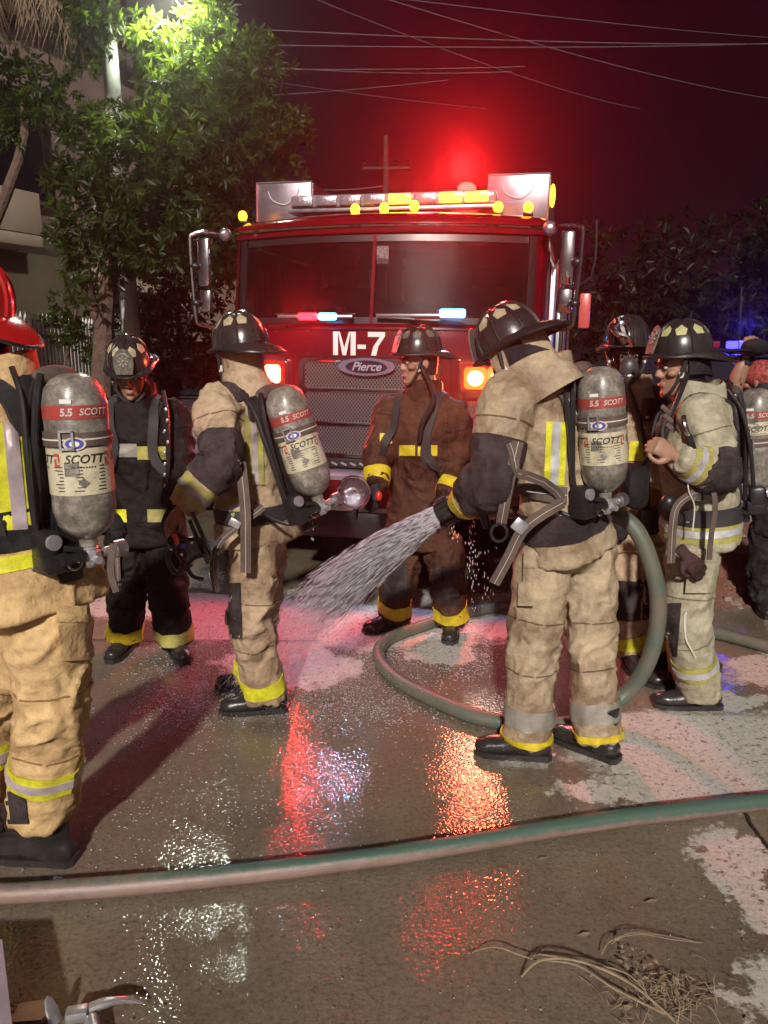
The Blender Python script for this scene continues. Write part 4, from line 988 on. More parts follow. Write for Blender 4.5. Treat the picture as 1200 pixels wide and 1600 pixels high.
def air_pack(M, T, view, strapz=.045, labels=(-.125, .035), redz=(.082, .122), eagle=True, logos=(0,)):
    """tank frame: z up the tank, +y away from the back; view = angle round the tank that faces the camera"""
    pk = MB().box((0, -.098, -.02), (.20, .03, .50), ch=.012).xf(M).build('air_pack', 'black_plastic', T)
    r = .0865
    prof = [(.012, .232), (.035, .229), (.060, .216), (.078, .192), (.0865, .150), (.0865, -.150), (.078, -.192), (.060, -.216), (.040, -.231), (.026, -.240), (.024, -.262)]
    cy_ = MB().lathe(prof, 48, M).build('air_cylinder', 'tank', pk)
    ring(r, redz[0], redz[1], M, 'tank_red', pk, 'red_band'); ring(r, labels[0], labels[1], M, 'tank_label', pk, 'cylinder_label')
    ring(r + .0015, strapz - .019, strapz + .019, M, 'webbing', pk, 'cylinder_strap', .004)
    ring(r + .0055, strapz - .0022, strapz + .0022, M, 'piping', pk, 'strap_stitching', .001)
    bk = MB(); a = view + .32
    for (dx, dz, sx, sz) in ((-.017, 0, .006, .052), (.017, 0, .006, .052), (0, .024, .04, .006), (0, -.024, .04, .006)):
        bk.box((dx, 0, dz), (sx, .006, sz))
    bk.xf(M @ Matrix.Rotation(-a, 4, 'Z') @ Matrix.Translation((0, r + .010, strapz))).build('strap_buckle', 'steel', pk)
    zt = labels[1] - .030
    for da in (-1.62, 0, 1.62):
        wrap_text('SCOTT', .0335, view + da - .12, zt, M, r + .003, 'ink', pk, shear=.28, bold=.0006)
        for k in range(9): arc_patch(r + .003, view + da + .28 - k * .085, view + da + .28 - k * .085 - .045, zt - .024, zt - .020, M, 'ink', pk, 'fine_print', 3)
        lg = MB().rings([[Vector((0, 0, 0))] * 1] * 0) if False else None
        for (u0, u1, v0, v1) in ((-.62, -.30, .010, .017), (-.62, -.53, -.006, .010), (-.42, -.30, -.014, .002), (-.62, -.30, -.020, -.013)):
            arc_patch(r + .003, view + da + 1.02 + u0 * .62, view + da + 1.02 + u1 * .62, zt + v0, zt + v1, M, 'ink_red', pk, 'logo_mark', 5)
    for k, (aa, zz, L) in enumerate([(x, labels[0] + .012 + .0095 * j, random.uniform(.10, .34)) for j in range(8) for x in (-.75, -.05, .55)]):
        arc_patch(r + .0028, view + aa, view + aa + L, zz, zz + .0026, M, 'ink', pk, 'fine_print', 5)
    arc_patch(r + .0028, view + .05, view + .50, labels[0] + .055, labels[0] + .092, M, 'tank', pk, 'worn_patch', 6)
    dm = MB().prism([(0, -.015), (.015, 0), (0, .015), (-.015, 0)], .001, M @ Matrix.Rotation(-(view - .05), 4, 'Z') @ Matrix.Translation((0, r + .0025, labels[0] + .035)) @ Matrix.Rotation(R(-90), 4, 'X')).build('hazard_diamond', 'tank', pk)
    wrap_text('SCOTT', .026, view - .55, (redz[0] + redz[1]) / 2, M, r + .0035, 'ink_pale', pk, shear=.2, bold=.0006)
    wrap_text('5.5', .028, view + .28, (redz[0] + redz[1]) / 2, M, r + .0035, 'ink_pale', pk, shear=.1, bold=.001)
    arc_patch(r + .003, view + .1, view + .45, redz[1] + .006, redz[1] + .018, M, 'white', pk, 'small_tag', 5)
    if eagle:   # small round emblem above the label
        for (rr, m_, hh) in ((.023, 'ink_pale', 0), (.018, 'blue', .0006), (.010, 'white', .0012)):
            rs = []
            for q in (0.02, 1):
                row = []
                for k in range(24):
                    t = 2 * math.pi * k / 24; x = rr * q * math.cos(t) * 1.25; z = rr * q * math.sin(t) * .8; aa = view + .12 + x / r
                    row.append(Vector(((r + .0065 + hh) * math.sin(aa), (r + .0065 + hh) * math.cos(aa), strapz - .012 + z if strapz > labels[1] + .03 else labels[1] + .014 + z)))
                rs.append(row)
            MB().rings(rs, True).xf(M).build('round_emblem', m_, pk)
    # valve, reducer, hoses, frame rods
    vb = MB(); vb.lathe([(.020, -.262), (.026, -.268), (.026, -.315), (.018, -.325)], 16); vb.box((0, -.02, -.295), (.05, .09, .045), ch=.01)
    vb.tube([(-.02, 0, -.292), (-.075, 0, -.292)], .015, 12); vb.lathe([(.030, -.275), (.034, -.28), (.034, -.30), (.030, -.305)], 8); vb.tube([(0, .0, -.30), (.0, .05, -.30)], .012, 8); vb.build_ = None
    vb.xf(M).build('cylinder_valve', 'steel', pk)
    MB().lathe([(.018, .075), (.027, .080), (.027, .115), (.02, .12)], 14, M @ Matrix.Translation((0, 0, -.292)) @ Matrix.Rotation(R(-90), 4, 'Y')).build('valve_knob', 'alu', pk)
    rd = MB(); rd.box((.065, -.030, -.292), (.15, .085, .066), ch=.014); rd.box((.115, -.025, -.240), (.062, .07, .085), ch=.016); rd.box((.03, -.07, -.345), (.08, .04, .06), ch=.01); rd.tube([(.03, .02, -.285), (.10, .022, -.285)], .016, 10); rd.tube([(.09, .02, -.25), (.05, .03, -.262), (.03, .025, -.29)], .009, 8, sub=3); rd.xf(M).build('pressure_reducer', 'black_plastic', pk)
    MB().tube([Vector((.060 + .022 * math.cos(a), .022, -.295 + .022 * math.sin(a))) for a in np.linspace(0, 6.283, 20)], .0042, 6).xf(M).build('release_ring', 'chrome', pk)
    MB().lathe([(.004, 0), (.022, 0), (.022, .012), (.004, .014)], 16, M @ Matrix.Translation((.115, .012, -.228)) @ Matrix.Rotation(R(-90), 4, 'X')).build('gauge', 'steel', pk)
    for s in (-1, 1): MB().tube([(s * .102, -.075, -.26), (s * .100, -.06, 0), (s * .075, -.065, .16), (s * .05, -.075, .23)], .011, 8, sub=4).xf(M).build('frame_rod', 'black_plastic', pk)
    MB().tube([(.09, -.03, -.28), (.130, -.04, -.2), (.128, -.05, 0), (.108, -.08, .16), (.10, -.13, .25)], .009, 8, sub=5).xf(M).build('air_hose', 'black_plastic', pk)
    MB().tube([(.03, -.05, -.31), (.12, -.06, -.32), (.16, -.14, -.27), (.15, -.22, -.20)], .009, 8, sub=5).xf(M).build('air_hose', 'black_plastic', pk)
    MB().ell((0, -.085, .225), (.07, .025, .03)).xf(M).build('shoulder_pad', 'webbing', pk)
    return pk
def boot(an, toe, T, h=.24):
    toe = Vector((toe[0], toe[1], 0)).normalized(); b = Vector((an.x, an.y, 0)); mb = MB()
    side = Vector((toe.y, -toe.x, 0))
    loft(mb, [b - toe * .02 + UP * h, b - toe * .02 + UP * .14, b - toe * .025 + UP * .07, b - toe * .03 + UP * .012], [(.062, .072), (.058, .068), (.048, .062), (.046, .062)], side, 18, 4)
    loft(mb, [b - toe * .10 + UP * .045, b - toe * .06 + UP * .05, b + toe * .03 + UP * .062, b + toe * .10 + UP * .048, b + toe * .17 + UP * .043, b + toe * .215 + UP * .036],
         [(.026, .030), (.044, .042), (.047, .055), (.050, .040), (.047, .036), (.026, .022)], side, 18, 4)
    m2, co = remesh(mb, .0085, 2); co[:, 2] = np.maximum(co[:, 2], .012)
    co += (vnoise(co * 26, 4)[:, None] - .5) * .006
    o = finish(m2, co, 'boot', 'rubber', T)
    so = [(-.108, -.026), (-.09, -.044), (.0, -.046), (.10, -.054), (.18, -.050), (.222, -.022), (.222, .022), (.18, .050), (.10, .054), (0, .046), (-.09, .044), (-.108, .026)]
    MB().rings([[b + toe * x + side * y + UP * z for x, y in so] for z in (.001, .026)]).build('sole', 'rubber', o)
    return o
SEAM = {}
def person(name, label, J, f, fh, hp=0, coat='coat', pants=None, S=1.0, seed=1, skinhands=(True, True), curl=(.5, .5), hands=True, vox=.0112, amp=.016, hroll=0, cat='person', group=None, sleeve=1.0, hem=.15, cuffz=.075):
    """J holds the joints; f = facing of the trunk, fh = facing of the head, hp = downward pitch of the head"""
    f = Vector((f[0], f[1], 0)).normalized(); fh = Vector((fh[0], fh[1], 0)).normalized(); r = Vector((f.y, -f.x, 0)); pants = pants or coat
    pel, neck = J['pel'], J['neck']; base = Vector((pel.x, pel.y, 0))
    T = Thing(name, label, cat, base, group=group); up = (neck - pel).normalized()
    # coat
    mb = MB(); bot = pel - up * hem; wst = lerp(pel, neck, .30) + f * .005; ch = lerp(pel, neck, .68) + f * .02; shl = lerp(pel, neck, .90)
    loft(mb, [bot - up * .01, bot, pel, wst, ch, shl, neck + up * .01], [(.225 * S, .172 * S), (.222 * S, .168 * S), (.205 * S, .155 * S), (.190 * S, .145 * S), (.212 * S, .155 * S), (.185 * S, .118 * S), (.082 * S, .078 * S)], r, 30, 5, .82)
    limbs = [[bot, pel, wst, ch, neck]]; joints = [(wst, .16, .5), (bot, .10, .2)]
    for s in 'LR':
        sh, el, wr = J['sh' + s], J['el' + s], J['wr' + s]
        loft(mb, [lerp(sh, ch, .45), lerp(sh, shl, .12), lerp(sh, el, .22), lerp(sh, el, .6), el, lerp(el, wr, .3), lerp(el, wr, .7), wr],
             [(.085 * S, .09 * S), (.098 * S * sleeve, .096 * S * sleeve), (.097 * S * sleeve, .094 * S * sleeve), (.088 * S * sleeve, .086 * S * sleeve), (.080 * S * sleeve,) * 2, (.078 * S * sleeve,) * 2, (.070 * S * sleeve,) * 2, (.061 * S,) * 2], f + UP * .3, 18, 4)
        limbs.append([sh, el, wr]); joints += [(el, .11, .6), (sh, .12, .5)]
    m2, co = remesh(mb, vox, 4); co = wrinkle(co, m2, limbs, joints, amp * 1.15, seed)
    ct = finish(m2, co, 'coat', coat, T); cb = mesh_bvh(ct.data)
    # trousers
    mb = MB(); loft(mb, [pel + UP * .12, pel, pel - UP * .10, pel - UP * .17], [(.165 * S, .125 * S), (.185 * S, .140 * S), (.178 * S, .135 * S), (.12 * S, .10 * S)], r, 26, 4)
    limbs, joints = [], [(pel - UP * .1, .15, .6)]
    for s in 'LR':
        hi, kn, an = J['hip' + s], J['kn' + s], J['an' + s]; cuff = Vector((an.x, an.y, cuffz))
        loft(mb, [hi + UP * .04, lerp(hi, kn, .25), lerp(hi, kn, .65), kn, lerp(kn, cuff, .4), lerp(kn, cuff, .8), cuff], [(.105 * S,) * 2, (.112 * S,) * 2, (.106 * S,) * 2, (.100 * S,) * 2, (.098 * S,) * 2, (.097 * S,) * 2, (.099 * S,) * 2], r, 18, 4)
        limbs.append([hi, kn, cuff]); joints += [(kn, .14, 1.2), (cuff, .10, .9), (lerp(hi, kn, .2), .12, .5)]
    m2, co = remesh(mb, vox, 4); co = wrinkle(co, m2, limbs, joints, amp, seed + 40)
    tr_ = finish(m2, co, 'trousers', pants, T); tb_ = mesh_bvh(tr_.data)
    for s in 'LR':
        boot(J['an' + s], J['toe' + s], T); hi, kn, an = J['hip' + s], J['kn' + s], J['an' + s]; seam = SEAM.get(pants, 'patch')
        for c, ax in ((lerp(hi, kn, .72), kn - hi), (lerp(kn, an, .30), an - kn)): band(tb_, c, ax, .006, .0018, 'seam', seam, tr_, n=36, rows=2, hint=(0, -1, 0), rmax=.16)
        band(cb, lerp(J['sh' + s], J['el' + s], .30), J['el' + s] - J['sh' + s], .006, .0018, 'seam', seam, ct, n=30, rows=2, rmax=.13)
    # body: head, neck and hands, with the arms and trunk continuing inside the clothes
    HM = frame(J['head'], fh) @ Matrix.Rotation(R(hroll), 4, 'Y') @ Matrix.Rotation(R(-hp), 4, 'X')
    m2, co = remesh(make_head(HM), .0048, 3)
    vs = [tuple(v) for v in co]; fs = [tuple(p.vertices) for p in m2.polygons]; bpy.data.meshes.remove(m2)
    bd_ = MB().add(vs, fs); bd_.tube([HM @ Vector((0, -.03, -.20)), lerp(neck, pel, .1), lerp(neck, pel, .5), pel], [.06, .09, .11, .11], 12, sub=3)
    gl = []
    for i, s in enumerate('LR'):
        sh, el, wr = J['sh' + s], J['el' + s], J['wr' + s]; bd_.tube([lerp(neck, pel, .12), sh, el, lerp(el, wr, .9)], [.05, .045, .04, .032], 10, sub=3)
        dv = (J['ha' + s] - wr).normalized() if 'ha' + s in J else (wr - el).normalized()
        zb = J.get('hz' + s, Vector((0, -.4, 1)))
        hm = make_hand(frame(wr + dv * .012, dv, zb), curl[i], -1 if s == 'L' else 1)
        m2, co = remesh(hm, .0042, 2); tgt = bd_ if skinhands[i] else MB()
        if not skinhands[i]: gl.append(tgt)
        tgt.add([tuple(v) for v in co], [tuple(p.vertices) for p in m2.polygons]); bpy.data.meshes.remove(m2)
    body = bd_.build('body', 'skin', T, angle=180)
    for q in gl: q.build('glove', 'black_cloth', T, angle=180)
    for s in (-1, 1):
        ey = MB().ell((s * .032, .081, .008), (.013, .010, .0085)).xf(HM).build('eye', 'eye', T); MB().ell((s * .032, .0885, .007), (.006, .004, .006)).xf(HM).build('iris', 'iris', ey); MB().tube([(s * .014, .103, .026), (s * .034, .104, .031), (s * .055, .086, .024)], [.004, .005, .003], 6, sub=3).xf(HM).build('eyebrow', 'hair', T)
    lp_ = MB().ell((0, .1015, -.0655), (.020, .006, .009)).xf(HM).build('lips', 'lip', T)
    hr = MB(); rs = []
    for j in range(9):
        t = j / 8; z = -.075 + .20 * t; k = math.sqrt(max(0, 1 - ((z - .02) / .115) ** 2)) if z > .02 else 1 - .18 * (.02 - z) / .1
        rs.append([Vector((.081 * k * math.sin(a), -.006 + .110 * k * math.cos(a), z)) for a in np.linspace(R(78), R(282), 22)])
    hr.rings(rs, False, False); hr.xf(HM).build('hair', 'hair', T)
    return T, cb, tb_, HM, dict(f=f, r=r, up=up, pel=pel, neck=neck, ch=ch, wst=wst, bot=bot)
def collar(T, neck, f, up, m_, h=.085, r0=.098, r1=.092, trim=None):
    rs = []
    for (k, rr, z) in ((0, r0, -.045), (1, r0 + .004, 0), (2, (r0 + r1) / 2 + .006, h * .5), (3, r1 + .006, h), (4, r1 - .006, h + .002), (5, r1 - .004, h * .4), (6, r0 - .016, -.02)):
        rs.append([(neck + up * (z + .012 * math.sin(2 * a + k)) + (Vector((f.y, -f.x, 0)) * math.cos(a) + f * math.sin(a) * 1.08) * rr) for a in np.linspace(0, 2 * math.pi, 30, endpoint=False)])
    return MB().rings(rs, False).build('collar', m_, T)
def hood(T, HM, m_, k=1.06, drop=-.19, gap=58):
    rs = []
    for j in range(10):
        t = j / 9; z = drop + (.11 - drop) * t
        kk = (.078 if z < -.05 else .078 * math.sqrt(max(.02, 1 - ((z + .0) / .135) ** 2)) + .004)
        if z < -.08: kk += .012 * (-.08 - z) / .1
        rs.append([Vector((kk * k * math.sin(a), -.008 + kk * 1.34 * k * math.cos(a) - (.02 if z < -.1 else 0), z)) for a in np.linspace(R(gap), R(360 - gap), 26)])
    mb = MB().rings(rs, False, False); mb.rings([[p * 1.035 for p in r] for r in rs], False, False)
    return mb.xf(HM).build('hood', m_, T)
def cuffs(T, tb_, J, s, m_, z, w, strip=None, sw=.02, name='trouser_trim'):
    kn, an = J['kn' + s], J['an' + s]; c = lerp(an, kn, (z - an.z) / (kn.z - an.z)); ax = (kn - an).normalized()
    b = band(tb_, c, ax, w, .007, name, m_, T, hint=(0, -1, 0), rmax=.16)
    if strip: band(tb_, c, ax, sw, .010, 'reflective_strip', strip, b, hint=(0, -1, 0), rmax=.16)
def sleeve_trim(T, cb, J, s, m_, t, w, strip=None, sw=.02, name='sleeve_trim'):
    el, wr = J['el' + s], J['wr' + s]; c = lerp(el, wr, t); ax = (wr - el).normalized()
    b = band(cb, c, ax, w, .004, name, m_, T, n=32, rmax=.13)
    if strip: band(cb, c, ax, sw, .0065, 'reflective_strip', strip, b, n=32, rmax=.13)
def elbow_patch(T, cb, J, s, m_, t0=.55, t1=.62):
    sh, el, wr = J['sh' + s], J['el' + s], J['wr' + s]; a = lerp(sh, el, t0); b = lerp(el, wr, t1)
    pts, _ = catmull([a, lerp(a, el, .6), el, lerp(el, b, .4), b], [0] * 5, 8); rs = []
    for i, p in enumerate(pts):
        ax = (pts[min(i + 1, len(pts) - 1)] - pts[max(i - 1, 0)]).normalized(); X = Vector((0, -1, 0)); X = (X - ax * ax.dot(X)).normalized(); Yv = ax.cross(X); row = []; last = .08
        for k in range(30):
            an = 2 * math.pi * k / 30; dv = X * math.cos(an) + Yv * math.sin(an); h = ray(cb, p, dv, .14); rr = (h - p).length if h is not None else last; last = rr
            row.append(p + dv * (rr + .011))
        rs.append(row)
    return MB().rings(rs, False).build('elbow_patch', m_, T)
def waist_belt(T, cb, D, m_, z=.04, w=.05):
    c = D['pel'] + D['up'] * z
    return band(cb, c, D['up'], w, .010, 'waist_belt', m_, T, n=56, hint=D['r'])
def pocket(T, tb_, o, ux, dv, w, h, m_, bulge=.035, label=None):
    def sh(a, b): return a, b
    q = patch(tb_, o, ux, UP, w, h, dv, bulge, 'cargo_pocket', m_, T, 6, 6)
    fl = patch(tb_, o + UP * h * .36, ux, UP, w * 1.04, h * .3, dv, bulge + .008, 'pocket_flap', m_, q, 6, 3) if q else None
    return q
# ------------------------------------------------------------------ the crew
MT['tan_bright'] = fabric('tan_bright', (.64, .44, .22), (.50, .32, .155))
MT['tan'] = fabric('tan', (.45, .33, .22), (.31, .21, .135), wet=.1)
MT['tan_hose'] = fabric('tan_hose', (.43, .335, .225), (.29, .205, .13), wet=.15)
MT['khaki'] = fabric('khaki', (.42, .39, .285), (.32, .285, .20))
MT['brown'] = fabric('brown', (.085, .038, .023), (.045, .020, .013), wet=.2)
MT['black_coat'] = fabric('black_coat', (.020, .013, .012), (.010, .007, .007), wet=.2)
for k_, (c_, d_) in dict(tan_bright=((.30, .17, .075), (.2, .11, .05)), tan=((.19, .12, .07), (.12, .075, .045)), tan_hose=((.17, .12, .07), (.11, .075, .04)), khaki=((.19, .165, .11), (.13, .11, .07)), brown=((.035, .016, .01), (.02, .01, .006)), black_coat=((.008, .006, .006), (.005, .004, .004))).items():
    MT[k_ + '_seam'] = fabric(k_ + '_seam', c_, d_); SEAM[k_] = k_ + '_seam'
GRP = 'firefighters gathered in front of the engine'

def tank_frame(top, bot, out):
    """top and bottom of the cylinder, out = away from the wearer's back"""
    z = (top - bot).normalized(); y = Vector(out); y = (y - z * z.dot(y)).normalized(); x = y.cross(z); c = (top + bot) / 2
    return Matrix(((x.x, y.x, z.x, c.x), (x.y, y.y, z.y, c.y), (x.z, y.z, z.z, c.z), (0, 0, 0, 1)))
def facing(M):
    """angle round the tank that looks at the camera"""
    q = M.inverted() @ Vector((0, 0, 1.5)); return math.atan2(q.x, q.y)
def harness(T, cb, D, m_='dark_web', w=.06):
    n_, u, f, r, ch, pel = D['neck'], D['up'], D['f'], D['r'], D['ch'], D['pel']
    for s in (-1, 1):
        q = [ch - f * .2 + r * s * .06 + u * .06, n_ - f * .12 + r * s * .095 - u * .03, n_ + r * s * .115 - u * .005, n_ + f * .11 + r * s * .115 - u * .07, ch + f * .22 + r * s * .11, ch + f * .2 + r * s * .14 - u * .14, D['wst'] + r * s * .25 + f * .06, D['wst'] + r * s * .2 - f * .14]
        strap(cb, q, w if s else w, .008, 'shoulder_strap', m_, T, th=.012)

# --- A: near left, back to the camera, facing left
J = dict(pel=Vector((-1.085, 2.27, 1.04)), neck=Vector((-1.135, 2.29, 1.615)), head=Vector((-1.225, 2.30, 1.775)),
         shL=Vector((-1.21, 2.10, 1.53)), elL=Vector((-1.48, 2.08, 1.33)), wrL=Vector((-1.68, 2.20, 1.22)), shR=Vector((-1.06, 2.47, 1.53)), elR=Vector((-1.30, 2.62, 1.30)), wrR=Vector((-1.52, 2.55, 1.18)),
         hipL=P(74, 962, 2.22), knL=P(80, 1105, 2.25), anL=P(70, 1300, 2.32), hipR=Vector((-1.06, 2.38, .95)), knR=Vector((-1.36, 2.44, .52)), anR=Vector((-1.43, 2.42, .11)), toeL=(-1, .12), toeR=(-1, .25))
J['anL'].z = .125
T, cb, tb_, HM, D = person('firefighter', 'tan suited firefighter in red helmet, back turned, at the left edge', J, (-.94, .34), (-.97, .22), hp=0, coat='tan_bright', S=1.06, seed=3, group=GRP, hem=.10, cuffz=.18)
collar(T, D['neck'], D['f'], D['up'], 'tan_bright', h=.075, r0=.11, r1=.104)
hood(T, HM, 'black_cloth', 1.12, -.13, 45)
helmet(HM, T, 'helmet_red', None, tilt=16)
M_ = tank_frame(P(113, 592, 2.17), P(136, 828, 2.17), (.80, -.60, .0))
air_pack(M_, T, facing(M_), strapz=.055, labels=(-.10, .03), redz=(.110, .147))
harness(T, cb, D); waist_belt(T, cb, D, 'black_cloth', .155, .11)
cuffs(T, tb_, J, 'L', 'lime', .36, .085, 'silver_pink', .032); cuffs(T, tb_, J, 'R', 'lime', .36, .085, 'silver_pink', .032)
band(cb, D['bot'] + D['up'] * .165, D['up'], .045, .004, 'hem_trim', 'lime', T, n=56, hint=D['r'])
for (px, m_, w_) in ((24, 'lime', .085),):
    o_ = P(px, 745, 1.85); q = patch(cb, o_, (1, 0, 0), UP, .13, .30, P(px, 745, 2.2) - o_, .004, 'back_trim', m_, T, 8, 12)
    if q: patch(cb, o_, (1, 0, 0), UP, .042, .30, P(px, 745, 2.2) - o_, .007, 'reflective_strip', 'silver_pink', q, 4, 12)
o_ = P(75, 562, 1.9); patch(cb, o_, (1, 0, 0), UP, .05, .03, P(75, 562, 2.2) - o_, .012, 'collar_tab', 'lime', T, 4, 3)
o_ = P(122, 990, 1.9); pocket(T, tb_, o_, (1, 0, 0), P(122, 990, 2.25) - o_, .11, .17, 'tan_bright', .03)
strap(None, [P(178, 850, 2.16), P(172, 890, 2.15), P(182, 925, 2.15)], .02, 0, 'loose_strap', 'webbing', T, nrm=(0, -1, 0))
o_ = P(22, 1255, 2.0); patch(tb_, o_, (1, 0, 0), UP, .075, .15, P(22, 1255, 2.3) - o_, .006, 'ankle_patch', 'patch', T, 5, 6)

# --- B: tan suited, facing left, holding a mask
J = dict(pel=P(402, 800, 3.40), neck=P(384, 605, 3.37), head=P(377, 562, 3.38), shL=Vector((-.695, 3.22, 1.475)), elL=P(346, 722, 3.08), wrL=P(284, 792, 3.04), haL=P(256, 834, 3.02),
         shR=Vector((-.455, 3.52, 1.475)), elR=Vector((-.62, 3.72, 1.22)), wrR=Vector((-.84, 3.62, 1.10)),
         hipL=P(398, 852, 3.33), knL=P(392, 968, 3.32), anL=P(414, 1068, 3.42), hipR=P(412, 846, 3.48), knR=P(402, 960, 3.52), anR=P(398, 1040, 3.62), toeL=(-.93, -.1), toeR=(-.9, .3), hzL=Vector((-.6, -.7, .5)))
J['anL'].z = .125; J['anR'].z = .125
T, cb, tb_, HM, D = person('firefighter', 'tan suited firefighter facing left with slanted air cylinder, holding a breathing mask', J, (-.80, .60), (-.72, .70), hp=12, coat='tan', seed=11, group=GRP, curl=(.55, .5), hem=.11, S=.93)
collar(T, D['neck'], D['f'], D['up'], 'tan', h=.055, r0=.094, r1=.084)
hood(T, HM, 'tan', .98, -.17, 62)
helmet(HM, T, 'helmet_black', 'decal', tilt=4, flap=False)
M_ = tank_frame(P(438, 603, 3.17), P(494, 772, 3.17), (.76, -.65, .0))
air_pack(M_, T, facing(M_), strapz=.04, labels=(-.115, .018), redz=(.085, .12))
harness(T, cb, D); waist_belt(T, cb, D, 'dark_web', .02, .07)
elbow_patch(T, cb, J, 'L', 'patch', .58, .45); sleeve_trim(T, cb, J, 'L', 'lime_dirty', .66, .085, 'silver_dirty', .03)
sleeve_trim(T, cb, J, 'R', 'lime_dirty', .66, .085, 'silver_dirty', .03)
o_ = P(398, 700, 2.7); q = patch(cb, o_, (1, 0, 0), UP, .075, .29, P(398, 705, 3.3) - o_, .004, 'back_trim', 'lime_dirty', T, 6, 14, far=.8)
if q: patch(cb, o_, (1, 0, 0), UP, .026, .29, P(398, 705, 3.3) - o_, .007, 'reflective_strip', 'silver_pink', q, 3, 14, far=.8)
o_ = P(358, 795, 2.7); q = patch(cb, o_, (1, 0, .35), (-.35, 0, 1), .15, .075, P(358, 795, 3.3) - o_, .004, 'hem_trim', 'lime_dirty', T, 8, 5, far=.8)
if q: patch(cb, o_, (1, 0, .35), (-.35, 0, 1), .15, .026, P(358, 795, 3.3) - o_, .007, 'reflective_strip', 'silver_pink', q, 8, 3, far=.8)
o_ = P(382, 600, 3.25) + Vector((0, -.25, .25)); patch(cb, o_, (.6, .8, 0), (-.5, .4, .3), .22, .12, (0, 1, -.9), .006, 'shoulder_yoke', 'patch', T, 10, 6, far=.8)
cuffs(T, tb_, J, 'L', 'lime', .165, .075); cuffs(T, tb_, J, 'R', 'lime', .165, .075)
o_ = P(362, 955, 2.8); patch(tb_, o_, (1, 0, 0), UP, .085, .26, P(362, 955, 3.3) - o_, .006, 'knee_patch', 'patch', T, 6, 8, far=.8)
o_ = P(448, 862, 2.9); pocket(T, tb_, o_, (1, 0, 0), P(440, 862, 3.35) - o_, .11, .22, 'tan', .04)
strap(None, [P(376, 722, 3.10), P(383, 790, 3.08), P(384, 845, 3.1), P(384, 895, 3.12)], .045, 0, 'hanging_strap', 'webbing', T, nrm=(0, -1, 0), th=.006)
strap(None, [P(412, 792, 3.15), P(375, 820, 3.10), P(345, 845, 3.1), P(333, 880, 3.1), P(338, 925, 3.11)], .03, 0, 'belt_tail', 'webbing', T, nrm=(0, -1, 0))
MB().box(P(367, 818, 3.085), (.05, .012, .035), Matrix.Rotation(R(30), 3, 'Y'), ch=.004).build('belt_buckle', 'steel', T)

# --- C: brown suit, facing left, holding a lamp
J = dict(pel=P(657, 808, 4.50), neck=P(662, 612, 4.46), head=P(655, 566, 4.42), shR=P(612, 640, 4.55), elR=P(592, 705, 4.42), wrR=P(588, 757, 4.26), haR=P(580, 785, 4.2), shL=P(708, 645, 4.38), elL=P(722, 730, 4.38), wrL=P(694, 775, 4.18), haL=P(680, 792, 4.1),
         hipL=P(692, 850, 4.44), knL=P(700, 905, 4.40), anL=P(706, 965, 4.47), hipR=P(628, 850, 4.54), knR=P(622, 900, 4.50), anR=P(616, 955, 4.56), toeL=(-.15, -1), toeR=(-.85, -.5))
J['anL'].z = .125; J['anR'].z = .125
T, cb, tb_, HM, D = person('firefighter', 'dark brown suited firefighter facing left before the grille, yellow cuffs', J, (-.45, -.89), (-.96, -.28), hp=6, coat='brown', seed=17, group=GRP, skinhands=(False, False), S=.98)
collar(T, D['neck'], D['f'], D['up'], 'brown', h=.06, r0=.105, r1=.100)
helmet(HM, T, 'helmet_black', 'leather', tilt=2, flap=False)
harness(T, cb, D, w=.05)
for s in 'LR':
    sleeve_trim(T, cb, J, s, 'yellow', .78, .075); cuffs(T, tb_, J, s, 'yellow', .150, .075)
    kn = J['kn' + s]; o_ = kn + Vector((-.1, -.5, -.02)); patch(tb_, o_, (1, 0, 0), UP, .15, .24, kn - o_ + Vector((0, 0, -.02)), .006, 'knee_patch', 'patch', T, 6, 8, far=.8)
for (x, y, w_) in ((603, 685, .07), (636, 704, .09), (668, 704, .11)):
    o_ = P(x, y, 3.9); patch(cb, o_, (1, 0, 0), UP, w_, .06, P(x, y, 4.4) - o_, .005, 'chest_trim', 'yellow', T, 6, 4, far=.9)
band(cb, D['bot'] + D['up'] * .05, D['up'], .05, .004, 'hem_trim', 'yellow', T, n=50, hint=D['r'], a0=180, a1=330)
strap(cb, [P(656, 640, 4.2), P(655, 690, 4.2), P(655, 740, 4.2)], .02, .01, 'front_zip', 'dark_web', T)
MB().tube([HM @ Vector((-.10, .02, -.02)), P(678, 620, 4.26), P(660, 660, 4.22), P(655, 690, 4.25)], .014, 8, sub=5).build('air_hose', 'black_plastic', T)

# --- D: dark suit, facing the camera, head bowed
J = dict(pel=P(228, 800, 4.15), neck=P(215, 622, 4.16), head=P(204, 583, 4.07), shR=P(168, 650, 4.16), elR=P(156, 735, 4.12), wrR=P(176, 800, 4.0), shL=P(266, 650, 4.14), elL=P(284, 728, 4.10), wrL=P(268, 795, 3.96),
         hipL=P(255, 845, 4.14), knL=P(262, 915, 4.08), anL=P(273, 993, 4.15), hipR=P(200, 845, 4.16), knR=P(196, 915, 4.12), anR=P(196, 998, 4.2), toeL=(.5, -.86), toeR=(-.1, -1))
J['anL'].z = .125; J['anR'].z = .125
T, cb, tb_, HM, D = person('firefighter', 'black suited firefighter looking down, standing at left behind the others', J, (.08, -1), (.12, -.99), hp=22, coat='black_coat', seed=23, group=GRP, skinhands=(False, False))
collar(T, D['neck'], D['f'], D['up'], 'black_coat', h=.08)
helmet(HM, T, 'helmet_black', 'decal', tilt=-4, badge=True, flap=False)
harness(T, cb, D, w=.05)
cuffs(T, tb_, J, 'L', 'lime_dirty', .14, .075); cuffs(T, tb_, J, 'R', 'yellow', .14, .075)
